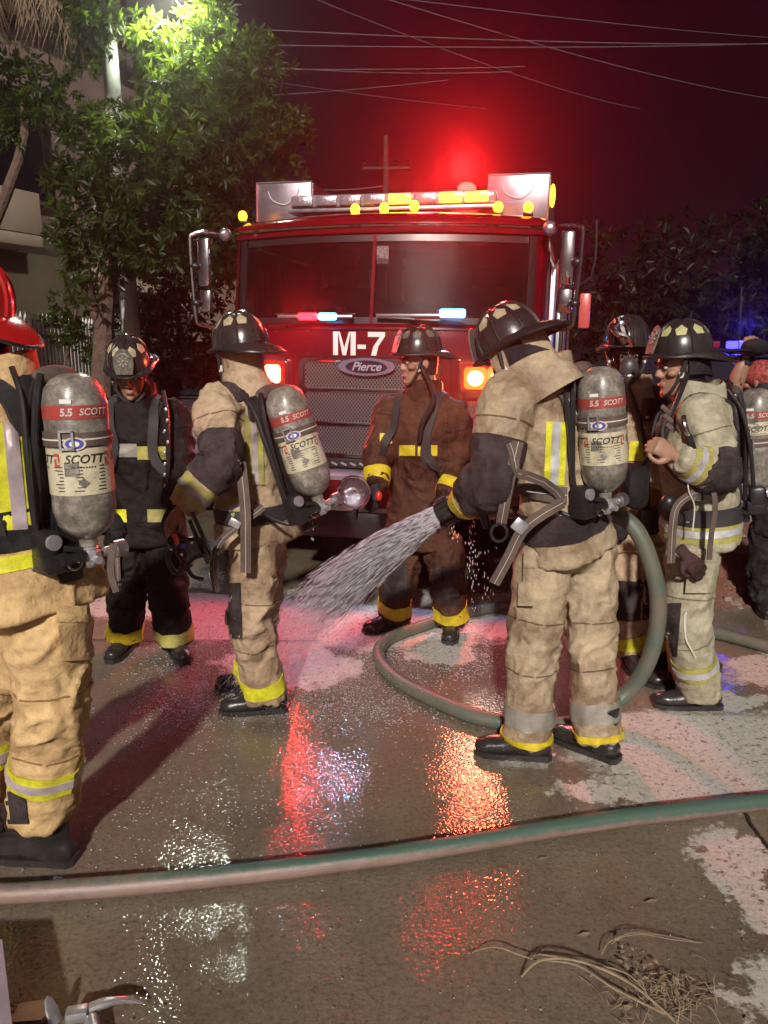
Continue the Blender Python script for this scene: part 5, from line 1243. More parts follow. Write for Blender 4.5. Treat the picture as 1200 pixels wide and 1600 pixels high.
for (x, y, w_, m_) in ((190, 704, .16, 'silver_dirty'), (238, 708, .16, 'lime_dirty'), (180, 806, .12, 'lime'), (245, 806, .10, 'lime_dirty')):
    o_ = P(x, y, 3.6); patch(cb, o_, (1, 0, 0), UP, w_, .07, P(x, y, 4.1) - o_, .005, 'coat_trim', m_, T, 6, 4, far=.9)
MB().tube([P(255, 610, 4.0), P(262, 660, 3.98), P(262, 740, 3.96), P(258, 790, 3.95)], .012, 8, sub=5).build('air_hose', 'black_plastic', T)
for k in range(9): MB().box(P(259 + random.uniform(-4, 4), 640 + k * 17, 3.955), (.012, .01, .018), Matrix.Rotation(random.uniform(-.6, .6), 3, 'Y'), ch=.002).build('harness_fitting', 'steel', T)
strap(None, [P(182, 850, 4.0), P(184, 890, 4.0), P(186, 925, 4.02)], .03, 0, 'hanging_strap', 'webbing', T, nrm=(0, -1, 0))

# --- E: directing the hose, back three-quarters to the camera
J = dict(pel=P(886, 822, 3.06), neck=P(850, 592, 3.02), head=P(806, 556, 2.98), shL=P(793, 622, 2.90), elL=P(768, 748, 2.82), wrL=P(722, 792, 3.02), haL=P(700, 800, 3.10), shR=P(905, 612, 3.20), elR=P(840, 740, 3.38), wrR=P(748, 795, 3.25), haR=P(720, 800, 3.2),
         hipL=P(850, 868, 3.02), knL=P(833, 1000, 3.00), anL=P(824, 1130, 3.00), hipR=P(922, 868, 3.10), knR=P(922, 1000, 3.08), anR=P(934, 1135, 3.02), toeL=(-1, .15), toeR=(-.72, .7))
J['anL'].z = .13; J['anR'].z = .13
T, cb, tb_, HM, D = person('firefighter', 'tan suited firefighter bowed forward, aiming the hose nozzle at right of centre', J, (-.78, .62), (-.88, .47), hp=34, coat='tan_hose', seed=31, group=GRP, skinhands=(False, False), S=.98, sleeve=1.08, hem=.10, amp=.0135)
collar(T, D['neck'], D['f'], D['up'], 'tan_hose', h=.10, r0=.114, r1=.106)
hood(T, HM, 'tan_hose', 1.16, -.20, 50)
helmet(HM, T, 'helmet_black', 'decal', tilt=2)
M_ = tank_frame(P(936, 553, 2.88), P(946, 783, 2.88), (.62, -.78, .0))
air_pack(M_, T, facing(M_), strapz=.035, labels=(-.125, -.005), redz=(.085, .122))
harness(T, cb, D, 'webbing'); waist_belt(T, cb, D, 'patch', .055, .12)
elbow_patch(T, cb, J, 'L', 'patch', .52, .55); sleeve_trim(T, cb, J, 'L', 'yellow', .80, .06)
o_ = P(868, 705, 2.4); q = patch(cb, o_, (1, 0, 0), UP, .078, .24, P(868, 710, 2.95) - o_, .004, 'back_trim', 'lime', T, 6, 14, far=.9)
if q: patch(cb, o_, (1, 0, 0), UP, .030, .24, P(868, 710, 2.95) - o_, .007, 'reflective_strip', 'silver', q, 3, 14, far=.9)
o_ = P(884, 560, 2.4); q = patch(cb, o_, (1, 0, -.4), (.4, 0, 1), .09, .05, P(878, 566, 2.95) - o_, .03, 'collar_tab', 'lime', T, 5, 3, far=.9)
for s, z0 in (('L', .20), ('R', .20)):
    cuffs(T, tb_, J, s, 'silver_dirty', .205, .085); cuffs(T, tb_, J, s, 'yellow', .098, .030, name='hem_trim')
o_ = P(802, 905, 2.5); pocket(T, tb_, o_, (1, 0, 0), P(808, 905, 3.0) - o_, .14, .22, 'tan_hose', .035)
o_ = P(962, 905, 2.5); pocket(T, tb_, o_, (1, 0, 0), P(955, 905, 3.05) - o_, .09, .24, 'tan_hose', .035)
o_ = P(838, 1000, 2.5); 
strap(cb, [P(805, 690, 2.7), P(840, 740, 2.7), P(880, 785, 2.75)], .035, .012, 'side_strap', 'webbing', T)
strap(None, [P(810, 690, 2.76), P(797, 745, 2.74), P(788, 790, 2.76), P(783, 818, 2.78)], .04, 0, 'hanging_strap', 'webbing', T, nrm=(0, -1, 0))
hg_ = P(780, 832, 2.78); MB().tube([hg_ + Vector((.030 * math.cos(a), 0, .034 * math.sin(a))) for a in np.linspace(0, 6.283, 20)], .006, 6).build('hose_ring', 'black_plastic', T)
strap(None, [P(880, 785, 2.80), P(845, 805, 2.76), P(815, 830, 2.76), P(795, 870, 2.77), P(772, 912, 2.78)], .042, 0, 'belt_tail', 'webbing', T, nrm=(0, -1, 0))
MB().box(P(812, 822, 2.755), (.055, .014, .05), Matrix.Rotation(R(38), 3, 'Y'), ch=.006).build('belt_buckle', 'steel', T)
MB().box(P(990, 760, 3.02), (.10, .16, .17), ch=.04).build('side_pouch', 'black_cloth', T)


# --- F: khaki suit, profile to the left
J = dict(pel=P(1093, 800, 3.48), neck=P(1092, 622, 3.47), head=P(1064, 572, 3.47), shL=P(1098, 650, 3.28), elL=P(1128, 742, 3.20), wrL=P(1058, 714, 3.14), haL=P(1030, 697, 3.14), shR=P(1085, 650, 3.64), elR=P(1075, 745, 3.70), wrR=P(1010, 735, 3.62),
         hipL=P(1083, 850, 3.40), knL=P(1072, 960, 3.37), anL=P(1095, 1072, 3.46), hipR=P(1088, 845, 3.57), knR=P(1072, 945, 3.62), anR=P(1080, 1040, 3.68), toeL=(-1, .05), toeR=(-1, .12), hzL=Vector((.1, -1, .35)))
J['anL'].z = .125; J['anR'].z = .125
T, cb, tb_, HM, D = person('firefighter', 'khaki suited firefighter in profile, bare fist raised, at the right', J, (-.98, .12), (-1, -.03), hp=10, coat='khaki', seed=37, group=GRP, curl=(1.0, .5), skinhands=(True, False), hem=.12, vox=.0112, amp=.013)
collar(T, D['neck'], D['f'], D['up'], 'khaki', h=.07, r0=.105, r1=.098)
helmet(HM, T, 'helmet_black', 'decal_lime', tilt=5, style=0)
M_ = tank_frame(P(1180, 594, 3.52), P(1186, 775, 3.52), (.95, -.28, .0))
air_pack(M_, T, facing(M_), strapz=-.005, labels=(.03, .088), redz=(.10, .135), eagle=False)
harness(T, cb, D); waist_belt(T, cb, D, 'dark_web', .02, .075)
elbow_patch(T, cb, J, 'L', 'patch', .82, .40); sleeve_trim(T, cb, J, 'L', 'lime_dirty', .68, .085, 'silver', .03); sleeve_trim(T, cb, J, 'R', 'lime_dirty', .68, .085)
b_ = band(cb, D['bot'] + D['up'] * .07, D['up'], .085, .004, 'hem_trim', 'lime_dirty', T, n=56, hint=D['r']); band(cb, D['bot'] + D['up'] * .07, D['up'], .03, .007, 'reflective_strip', 'silver', b_, n=56, hint=D['r'])
for s in 'LR': cuffs(T, tb_, J, s, 'lime_dirty', .25, .085, 'silver', .032)
o_ = P(1100, 900, 2.9); pocket(T, tb_, o_, (1, 0, 0), P(1100, 890, 3.4) - o_, .15, .20, 'khaki', .03)
o_ = P(1046, 985, 2.9); patch(tb_, o_, (1, 0, 0), UP, .07, .26, P(1050, 985, 3.4) - o_, .006, 'knee_patch', 'patch', T, 5, 8, far=.9)
MB().tube([P(1078, 690 - 0, 3.16), P(1075, 760, 3.16), P(1085, 790, 3.19), P(1082, 830, 3.2)], .0035, 5, sub=5).build('white_cord', 'piping', T)
strap(None, [P(1110, 740, 3.14), P(1118, 790, 3.14), P(1112, 830, 3.16), P(1108, 875, 3.17)], .022, 0, 'hanging_strap', 'webbing', T, nrm=(0, -1, 0))
strap(None, [P(1085, 770, 3.18), P(1062, 785, 3.18), P(1052, 810, 3.18), P(1048, 880, 3.2)], .035, 0, 'hanging_strap', 'webbing', T, nrm=(0, -1, 0))
MB().ell(P(1045, 785, 3.22), (.035, .03, .035)).build('regulator', 'black_plastic', T)
MB().box(P(1092, 775, 3.19), (.045, .012, .04), ch=.004).build('belt_buckle', 'chrome', T)
MB().tube([HM @ Vector((-.09, .01, -.03)), P(1052, 640, 3.26), P(1036, 670, 3.24), P(1040, 700, 3.22)], .012, 8, sub=5).build('air_hose', 'black_plastic', T)
clp = MB(); clp.tube([P(1068, 650, 3.14), P(1070, 665, 3.12), P(1076, 680, 3.12)], .010, 8, sub=3); clp.build('strap_clip', 'chrome', T)
MB().tube([P(1076, 680, 3.12), P(1082, 700, 3.12), P(1083, 708, 3.13)], [.014, .016, .012], 8, sub=3).build('torch_body', 'black_plastic', T)
for k in range(3): MB().box(P(1040 + 4 * k, 640 + 14 * k, 3.235), (.05, .012, .02), Matrix.Rotation(R(40), 3, 'Y'), ch=.004).build('chest_buckle', 'webbing', T)
gv = make_hand(frame(P(1072, 868, 3.2), P(1105, 905, 3.2) - P(1072, 868, 3.2), (0, -1, .2)), .35, 1, .02); m2, co = remesh(gv, .0048, 3); finish(m2, P(1072, 868, 3.2) + (co - np.array(P(1072, 868, 3.2))) * 1.15 if False else co, 'hanging_glove', fabric('glove', (.075, .04, .038), (.04, .022, .022)), T)
strap(tb_, [P(1066, 960, 3.2), P(1078, 1000, 3.2), P(1086, 1040, 3.25)], .008, .004, 'leg_piping', 'piping', T)

# --- G: masked, facing the camera, behind
J = dict(pel=P(990, 805, 4.05), neck=P(988, 606, 4.05), head=P(978, 556, 3.98), shR=P(940, 640, 4.05), elR=P(930, 745, 4.0), wrR=P(960, 800, 3.9), shL=P(1038, 640, 4.05), elL=P(1045, 735, 4.0), wrL=P(1018, 800, 3.9),
         hipL=P(1016, 850, 4.05), knL=P(1020, 930, 4.0), anL=P(1030, 1010, 4.05), hipR=P(966, 850, 4.05), knR=P(972, 930, 4.0), anR=P(985, 1015, 4.0), toeL=(.2, -1), toeR=(-.1, -1))
J['anL'].z = .125; J['anR'].z = .125
T, cb, tb_, HM, D = person('firefighter', 'firefighter wearing a black face mask behind the hose handler', J, (-.12, -.99), (-.12, -.99), hp=4, coat='tan', seed=43, group=GRP, skinhands=(False, False))
collar(T, D['neck'], D['f'], D['up'], 'tan', h=.06)
hl = helmet(HM, T, 'helmet_black', None, tilt=2, badge=False, flap=False)
MB().ell((0, -.01, .10), (.10, .12, .085)).xf(HM).build('red_helmet_cover', 'helmet_red', hl)
ml = MB(); ml.tube([(.03, .15, .07), (.05, .14, .12), (.075, .12, .19)], [.022, .028, .018], 10, sub=3); ml.tube([(0, .16, .06), (.03, .16, .10), (.08, .15, .12), (.10, .12, .16)], .014, 8, sub=4)
ml.box((.06, .13, .15), (.06, .04, .05), Matrix.Rotation(.6, 3, 'Y'), ch=.012); ml.xf(HM).build('helmet_torch', 'chrome', hl)
mk = MB(); rs = []
for z, w_, y in ((.062, .070, .075), (.045, .080, .108), (.0, .084, .120), (-.05, .078, .128), (-.09, .066, .132), (-.125, .045, .112), (-.14, .02, .08)):
    rs.append([Vector((w_ * math.sin(a), .02 + (y - .02) * math.cos(a), z)) for a in np.linspace(R(-88), R(88), 18)])
mk.rings(rs, False, False); fmk = mk.xf(HM).build('mask_lens', glass('mask_glass', (.7, .68, .68), .03), T)
MB().tube([r_[0] for r_ in rs] + rs[-1][1:-1] + [r_[-1] for r_ in rs[::-1]] + rs[0][::-1][1:], .010, 8).xf(HM).build('mask_rim', 'black_plastic', fmk)
nb = MB(); nb.ell((0, .110, -.055), (.048, .035, .058)); nb.ell((0, .135, -.10), (.034, .035, .032)); nb.xf(HM).build('mask_nose_cup', mat('mask_rubber', (.05, .045, .05), .4, rvar=.1), fmk)
MB().box((0, .168, -.085), (.035, .012, .014), ch=.004).xf(HM).build('mask_vent', 'steel', fmk)
harness(T, cb, D, w=.07)
for (x, y, m_) in ((998, 705, 'lime'), (1005, 770, 'lime'), (962, 700, 'lime')):
    o_ = P(x, y, 3.5); patch(cb, o_, (1, 0, 0), UP, .10, .10, P(x, y, 4.0) - o_, .005, 'coat_trim', m_, T, 5, 5, far=.9)
for s in 'LR': cuffs(T, tb_, J, s, 'lime', .15, .075)
MB().tube([HM @ Vector((.02, .15, -.11)), P(1000, 660, 3.85), P(1012, 740, 3.84), P(1010, 800, 3.84)], .014, 8, sub=5).build('air_hose', 'black_plastic', T)
MB().box(P(1012, 640, 3.86), (.06, .03, .12), ch=.012).build('radio', 'black_plastic', T)
MB().box(P(1012, 812, 3.80), (.10, .08, .12), ch=.02).build('console', 'black_plastic', T)
for (x, y) in ((1012, 652, ), (1008, 668), (1015, 815), (1005, 815)): MB().box(P(x, y, 3.83), (.018, .01, .012), ch=.003).build('fitting', 'steel', T)
for s in 'LR':
    kn = J['kn' + s]; o_ = kn + Vector((0, -.5, 0)); patch(tb_, o_, (1, 0, 0), UP, .15, .22, (0, 1, 0), .006, 'knee_patch', 'patch', T, 6, 8, far=.8)

# --- H: bystander behind the khaki suited man, arm raised
J = dict(pel=P(1215, 790, 4.9), neck=P(1205, 640, 4.9), head=P(1188, 596, 4.85), shR=P(1180, 660, 4.85), elR=P(1148, 605, 4.62), wrR=P(1166, 556, 4.58), haR=P(1172, 535, 4.58), shL=P(1250, 665, 4.95), elL=P(1262, 745, 4.9), wrL=P(1240, 800, 4.8),
         hipL=P(1235, 830, 4.9), knL=P(1235, 900, 4.88), anL=P(1238, 965, 4.9), hipR=P(1195, 830, 4.9), knR=P(1192, 900, 4.88), anR=P(1190, 965, 4.9), toeL=(.2, -1), toeR=(-.3, -1))
J['anL'].z = .125; J['anR'].z = .125
T, cb, tb_, HM, D = person('person', 'bystander with red patterned bandana and raised forearm at the right edge', J, (-.5, .85), (-.6, .8), hp=6, coat='black_cloth', seed=51, skinhands=(True, True), S=.8, curl=(.5, 1.2), sleeve=.55)
MB().ell((0, -.008, .035), (.090, .115, .098)).xf(HM).build('bandana', mat('bandana', (.42, .06, .05), .8, col2=(.10, .03, .03), vscale=45, vpos=(.42, .52)), T)
MB().tube([lerp(J['elR'], J['wrR'], -.02), lerp(J['elR'], J['wrR'], .5), lerp(J['elR'], J['wrR'], 1.0)], [.046, .044, .034], 12, sub=3).build('bare_forearm', 'skin', T)
MB().tube([lerp(J['elR'], J['wrR'], .1) + Vector((.042 * math.cos(a), .03 * math.sin(a), .042 * math.sin(a) * .4)) for a in np.linspace(0, 6.28, 14)], .010, 6).build('red_wristband', 'red_plastic', T)
cp = Thing('dark_cap', 'dark cap held up in the raised hand at the right edge', 'cap', P(1178, 540, 4.55))
MB().ell(P(1180, 543, 4.53), (.075, .09, .052)).build('crown', 'black_cloth', cp); MB().ell(P(1163, 548, 4.50), (.05, .05, .010)).build('peak', 'black_cloth', cp)
# ================================================================== hoses, tools, water
def hose_mat(name, a, b_, c):
    m, n, l, b, o = new_mat(name)
    tc = n.new('ShaderNodeTexCoord').outputs['Object']; g_ = n.new('ShaderNodeNewGeometry')
    sx = n.new('ShaderNodeSeparateXYZ'); l.new(tc, sx.inputs[0])
    t = noise(n, l, 7, 6, tc, .7); t2 = noise(n, l, 30, 5, tc, .7)
    worn = ramp(n, l, t.outputs[0], [(.3, b_), (.55, c), (.7, b_)]).outputs[0]
    ma = n.new('ShaderNodeMath'); ma.operation = 'MULTIPLY_ADD'; l.new(t2.outputs[0], ma.inputs[0]); ma.inputs[1].default_value = .03; l.new(sx.outputs[2], ma.inputs[2])
    mx = n.new('ShaderNodeMath'); mx.operation = 'MULTIPLY_ADD'; l.new(sx.outputs[0], mx.inputs[0]); mx.inputs[1].default_value = .013; l.new(ma.outputs[0], mx.inputs[2])
    mr = n.new('ShaderNodeMapRange'); mr.inputs[1].default_value = .055; mr.inputs[2].default_value = .070; l.new(mx.outputs[0], mr.inputs[0])
    l.new(mix(n, l, mr.outputs[0], worn, a), b.inputs['Base Color'])
    b.inputs['Roughness'].default_value = .42; b.inputs['Specular IOR Level'].default_value = .5
    wv = noise(n, l, 260, 3, tc); bp = n.new('ShaderNodeBump'); bp.inputs['Strength'].default_value = .4; bp.inputs['Distance'].default_value = .003
    l.new(wv.outputs[0], bp.inputs['Height']); l.new(bp.outputs[0], b.inputs['Normal']); return m
HG = hose_mat('hose_green', (.06, .105, .082), (.175, .13, .108), (.25, .165, .14))
HG2 = mat('hose_dull_green', (.065, .110, .085), .45, col2=(.145, .125, .10), vscale=7, bump=.4, bscale=260, bdist=.003)
r = .032
pts = [G(x, y, r) for x, y in ((-330, 1412), (-120, 1403), (0, 1396), (150, 1386), (300, 1374), (450, 1358), (600, 1338), (750, 1313), (900, 1289), (1050, 1268), (1200, 1251), (1340, 1240))]
def hose(path, rad, m_):
    q, _ = catmull(path, [0] * len(path), 10); n_ = len(q)
    w1 = vnoise(np.array([(i * .13, 0, 0) for i in range(n_)]), 3) - .5; w2 = vnoise(np.array([(i * .22, 5, 0) for i in range(n_)]), 6) - .5
    q = [p + Vector((0, w1[i] * .012, 0)) for i, p in enumerate(q)]
    rr = [(rad * (1 + .07 * w2[i]), rad * (1 - .10 * w2[i])) for i in range(n_)]
    return MB().rings(tube_rings(q, rr, 18, None)).build('fire_hose', m_)
tag(hose(pts, r, HG), 'green and worn pink fire hose lying across the foreground', 'hose')
r2 = .037
tip = P(700, 797, 3.12); back = P(760, 792, 3.22)
lp_ = [back, P(830, 800, 3.34), P(920, 800, 3.38), P(985, 818, 3.30), P(1020, 890, 3.26), P(1029, 960, 3.26), P(1012, 1035, 3.28), P(972, 1088, 3.32)] + [G(x, y, r2) for x, y in ((900, 1128), (820, 1132), (740, 1118), (670, 1090), (615, 1058), (592, 1026), (606, 1000), (660, 978), (740, 955), (850, 942), (960, 958), (1080, 980), (1160, 1000), (1260, 1028))]
tag(hose(lp_, r2, HG2), 'dull green fire hose looping from the nozzle round the handler', 'hose')
nz = Thing('hose_nozzle', 'black fog nozzle spraying water, held by the hose handler', 'nozzle', Vector((tip.x, tip.y, 0)))
jet = (P(560, 880, 3.30) - tip).normalized()
def along(o, dv): return frame(o, dv, (0, 0, 1)) @ Matrix.Rotation(R(-90), 4, 'X')
NM = along(tip + jet * -.02, jet)
MB().lathe([(.030, -.10), (.045, -.08), (.050, -.02), (.056, .02), (.056, .055), (.046, .06), (.040, .03), (.01, .02)], 28, NM).build('bumper', 'black_plastic', nz)
for k in range(14): MB().box((.055 * math.cos(k * .449), .055 * math.sin(k * .449), .02), (.012, .012, .05), Matrix.Rotation(k * .449, 3, 'Z')).xf(NM).build('grip_rib', 'rubber', nz)
nb_ = NM @ Vector((0, 0, -.08))
MB().tube([nb_, lerp(nb_, back, .5), back], [.032, .036, .042], 14, sub=3).build('barrel', 'black_plastic', nz)
hb = lerp(nb_, back, .45)
MB().tube([hb + Vector((0, -.03, .03)), hb + Vector((-.01, -.03, .11)), hb + Vector((.04, 0, .13)), hb + Vector((.05, .03, .10)), hb + Vector((.02, .03, .03))], .012, 8, sub=4).build('shut_off_handle', 'rubber', nz)
MB().tube([hb + Vector((.02, 0, -.02)), hb + Vector((.05, 0, -.11))], [.020, .017], 10).build('pistol_grip', 'rubber', nz)
# water
wm2, n, l, b, o = new_mat('water_spray')
b.inputs['Base Color'].default_value = (.96, .90, .95, 1); b.inputs['Roughness'].default_value = .12; b.inputs['Transmission Weight'].default_value = .1; b.inputs['IOR'].default_value = 1.33
tl_ = n.new('ShaderNodeBsdfTranslucent'); tl_.inputs[0].default_value = (.85, .82, .9, 1); mx_ = n.new('ShaderNodeMixShader'); mx_.inputs[0].default_value = .6
l.new(b.outputs[0], mx_.inputs[1]); l.new(tl_.outputs[0], mx_.inputs[2]); l.new(mx_.outputs[0], o.inputs[0])
V, F = [], []
def drop(p, dv, L, r_):
    dv = dv.normalized(); s = dv.orthogonal().normalized() * r_; u = dv.cross(s).normalized() * r_; k = len(V)
    V.extend([p - dv * L / 2, p + s, p + u, p - s, p - u, p + dv * L / 2])
    for i in range(4): a, c = k + 1 + i, k + 1 + (i + 1) % 4; F.extend([(k, c, a), (k + 5, a, c)])
rg = random.Random(4); sp0 = 5.2; o0 = tip + jet * .045; gz = Vector((0, 0, -9.8))
side_ = jet.cross(UP).normalized(); upj = side_.cross(jet)
for _ in range(34000):
    a = rg.uniform(0, 6.283); q = rg.random() ** .5; e = q * .045
    sprd = q * .115 * (.6 + .8 * rg.random())
    v = (jet + (side_ * math.cos(a) + upj * math.sin(a)) * sprd) * sp0 * rg.uniform(.8, 1.1); t = rg.random() ** 1.15 * .34
    p = o0 + (side_ * math.cos(a) + upj * math.sin(a)) * e + v * t + gz * .5 * t * t
    vel = v + gz * t
    if p.z < .01: continue
    thin = max(.25, 1 - t * 3.2)
    if t < .07 or rg.random() < max(.16, 1 - (t - .07) * 6): drop(p, vel, rg.uniform(.03, .13) * (1 if t < .13 else .5), rg.uniform(.0007, .0015) * (.55 + 1.4 * max(0, 1 - t * 6)))
for j in range(150):          # the unbroken sheets of the stream just beyond the nozzle
    a = j / 70 * 6.283; q = .30 + .70 * rg.random(); e = q * .045; L_ = rg.uniform(.05, .30)
    u_ = side_ * math.cos(a) + upj * math.sin(a); v = (jet + u_ * q * .10) * sp0; k = len(V); w_ = u_.cross(jet).normalized() * rg.uniform(.005, .012); row = []
    for i in range(7):
        t = L_ * i / 6 / sp0 * 1.0; p = o0 + u_ * e + v * t + gz * .5 * t * t; s_ = (1 - (i / 6) ** 2) + .05; row += [p - w_ * s_, p + w_ * s_]
    V.extend(row); F.extend([(k + 2 * i, k + 2 * i + 1, k + 2 * i + 3, k + 2 * i + 2) for i in range(6)])
land = G(500, 1085); 
for _ in range(7000):      # splash back where the stream strikes the ground
    a = rg.uniform(0, 6.283); v = Vector((math.cos(a) * rg.uniform(.2, 1.4), math.sin(a) * rg.uniform(.2, 1.2), rg.uniform(.3, 1.6))); t = rg.uniform(.01, .2)
    p = land + Vector((rg.gauss(.03, .20), rg.gauss(.25, .34), 0)) + v * t + gz * .5 * t * t
    if p.z > .005: drop(p, v + gz * t, rg.uniform(.003, .012), rg.uniform(.0005, .0013))
me = bpy.data.meshes.new('water_spray'); me.from_pydata([tuple(p) for p in V], [], F); me.materials.append(wm2); me.polygons.foreach_set('use_smooth', [True] * len(F))
sp_ = link(bpy.data.objects.new('water_spray', me)); tag(sp_, 'fan of water drops spraying from the nozzle to the street', 'water', kind='stuff')
V, F = [], []
for (x, y0, y1, Y, cnt) in ((738, 800, 960, 3.2, 40), (733, 820, 900, 3.2, 16), (745, 860, 920, 3.2, 12), (708, 790, 850, 3.1, 10), (717, 830, 850, 3.1, 4), (757, 850, 950, 3.2, 10), (775, 790, 870, 2.9, 5), (488, 800, 850, 3.15, 6), (765, 900, 960, 3.2, 6)):
    for k in range(cnt): drop(P(x + rg.gauss(0, 2.5), rg.uniform(y0, y1), Y + rg.gauss(0, .02)), Vector((0, 0, -1)), rg.uniform(.008, .024), rg.uniform(.0014, .0030))
me = bpy.data.meshes.new('dripping_water'); me.from_pydata([tuple(p) for p in V], [], F); me.materials.append(wm2); me.polygons.foreach_set('use_smooth', [True] * len(F))
tag(link(bpy.data.objects.new('dripping_water', me)), 'falling drips below the nozzle and coat sleeves', 'water', kind='stuff')
# droplets on the ground; dense clusters added for wet glitter and splash
V, F = [], []
for _ in range(800):
    x = rg.uniform(-1.3, 1.1); y = rg.uniform(1.7, 4.2); w_ = math.exp(-((x + .3) ** 2 / .5 + (y - 3.0) ** 2 / .6)) + .08
    if rg.random() > w_: continue
    s = rg.uniform(.0012, .003); drop(Vector((x, y, .008)), Vector((1, 0, 0)), s * 2, s)
for (cx, cy_, sx_, sy_, cnt) in ((300, 1080, .17, .28, 2600), (330, 1010, .22, .20, 1200), (520, 1010, .26, .30, 2600), (560, 1110, .22, .14, 900), (715, 1030, .16, .20, 1400), (740, 985, .16, .10, 500), (300, 1280, .25, .20, 350)):
    c_ = G(cx, cy_)
    for _ in range(cnt):
        x, y = c_.x + rg.gauss(0, sx_), c_.y + rg.gauss(0, sy_); s = rg.uniform(.0010, .0030); drop(Vector((x, y, .007)), Vector((1, rg.uniform(-.4, .4), 0)), s * rg.uniform(2, 5), s)
me = bpy.data.meshes.new('droplet_glints'); me.from_pydata([tuple(p) for p in V], [], F); me.materials.append(wm2); me.polygons.foreach_set('use_smooth', [True] * len(F))
tag(link(bpy.data.objects.new('droplet_glints', me)), 'water droplets on the wet concrete, with clusters added as glitter', 'water', kind='stuff')
# hand lamp held by the brown suited firefighter
hl_c = P(553, 769, 4.08)
hl_ = Thing('hand_lamp', 'large round hand lamp held by the brown suited firefighter', 'lamp', Vector((hl_c.x, hl_c.y, 0)))
LMt = along(hl_c, Vector((-.1, -1, .08)))
MB().lathe([(.05, -.12), (.07, -.10), (.083, -.03), (.090, 0), (.090, .012), (.082, .014)], 36, LMt, False).build('housing', 'black_plastic', hl_)
MB().tube([LMt @ Vector((.086 * math.cos(a), .086 * math.sin(a), .012)) for a in np.linspace(0, 6.283, 37)], .007, 8).build('rim', 'chrome', hl_)
MB().lathe([(.005, -.03), (.05, -.02), (.078, .006)], 30, LMt, False).build('reflector', mat('lamp_reflector', (.62, .55, .64), .07, .95, bump=1, bscale=34, bdist=.02), hl_)
MB().lathe([(.001, .013), (.081, .011)], 30, LMt, False).build('lens', glass('lamp_glass', (.9, .88, .9), .03), hl_)
MB().tube([LMt @ Vector((0, .06, -.10)), LMt @ Vector((0, .14, -.09)), LMt @ Vector((0, .14, .0 - .02)), LMt @ Vector((0, .088, -.01))], .012, 8, sub=4).build('handle', 'black_plastic', hl_)
MB().ell(P(592, 775, 4.12), (.02, .02, .028)).build('red_switch', 'red_plastic', hl_)
# breathing mask held by B
mc = P(292, 862, 3.02)
bm_ = Thing('breathing_mask', 'black breathing mask with red regulator dangling from a bare hand', 'mask', Vector((mc.x, mc.y, 0)))
mk = MB(); rs = []
for z, w_, y in ((.07, .05, .03), (.05, .075, .06), (0, .085, .075), (-.05, .075, .08), (-.085, .05, .06)):
    rs.append([Vector((w_ * math.sin(a), y * math.cos(a), z)) for a in np.linspace(R(-95), R(95), 16)])
MR = Matrix.Translation(mc + Vector((.03, 0, 0))) @ Matrix.Rotation(R(-150), 4, 'Z') @ Matrix.Rotation(R(55), 4, 'X') @ Matrix.Scale(.74, 4)
mk.rings(rs, False, False); mk.rings([[p * 1.04 for p in q] for q in rs], False, False); mk.xf(MR).build('face_lens', glass('face_lens', (.45, .43, .45), .04), bm_)
MB().tube([r_[0] for r_ in rs] + rs[-1][1:-1] + [r_[-1] for r_ in rs[::-1]] + rs[0][::-1][1:], .012, 8).xf(MR).build('face_seal', 'rubber', bm_)
rc = P(277, 846, 2.98); MB().lathe([(.02, -.03), (.034, -.02), (.036, .02), (.02, .035)], 18, along(rc, Vector((-.5, -.8, .3)))).build('regulator', 'black_plastic', bm_)
MB().box(P(275, 842, 2.945), (.022, .012, .045), Matrix.Rotation(R(-20), 3, 'Y'), ch=.005).build('red_knob', 'red_plastic', bm_)
MB().ell(P(287, 853, 2.95), (.018, .008, .014)).build('blue_cover', 'blue', bm_)
for (a, c, e) in (((300, 800), (318, 840), (330, 868)), ((296, 812), (312, 850), (325, 880)), ((318, 845), (335, 850), (345, 840)), ((290, 880), (300, 900), (318, 905))):
    strap(None, [P(*a, 3.0), P(*c, 2.99), P(*e, 3.01)], .016, 0, 'head_strap', 'dark_web', bm_, nrm=(0, -1, .1))
MB().tube([rc, P(262, 870, 3.0), P(275, 895, 3.02), P(300, 880, 3.05)], .012, 8, sub=5).build('breathing_hose', 'black_plastic', bm_)
for (x, y) in ((268, 858), (284, 866), (300, 848)): MB().box(P(x, y, 2.96), (.014, .012, .010), ch=.003).build('fitting', 'chrome', bm_)
# forcible-entry bar lying at the bottom left
hc = G(150, 1588, .03)
hb_ = Thing('forcible_entry_bar', 'steel forcible entry bar with curved pick at the bottom left', 'entry bar', Vector((hc.x, hc.y, 0)))
pk_ = [G(130, 1580, .035), G(160, 1568, .045), G(195, 1562, .04), G(226, 1568, .02)]
MB().rings(tube_rings(*catmull(pk_, [(.010, .013), (.011, .013), (.007, .008), (.0015, .0015)], 5), 8, (0, 0, 1), .7)).build('pick', 'steel', hb_)
MB().box(G(120, 1584, .04), (.055, .036, .032), Matrix.Rotation(R(14), 3, 'Z'), ch=.008).build('head_block', 'steel', hb_)
ad_ = [G(88, 1600, .03), G(82, 1582, .055), G(76, 1564, .075), G(74, 1556, .085)]
MB().rings(tube_rings(*catmull(ad_, [(.022, .006), (.019, .006), (.012, .005), (.002, .0015)], 5), 10, (0.3, 1, 0), .6)).build('adze', 'steel', hb_)
MB().prism([(-.05, -.03), (.03, -.035), (.05, 0), (.03, .03), (-.04, .028)], .014, Matrix.Translation(G(52, 1585, .012)) @ Matrix.Rotation(R(10), 4, 'Z')).build('side_plate', 'steel', hb_)
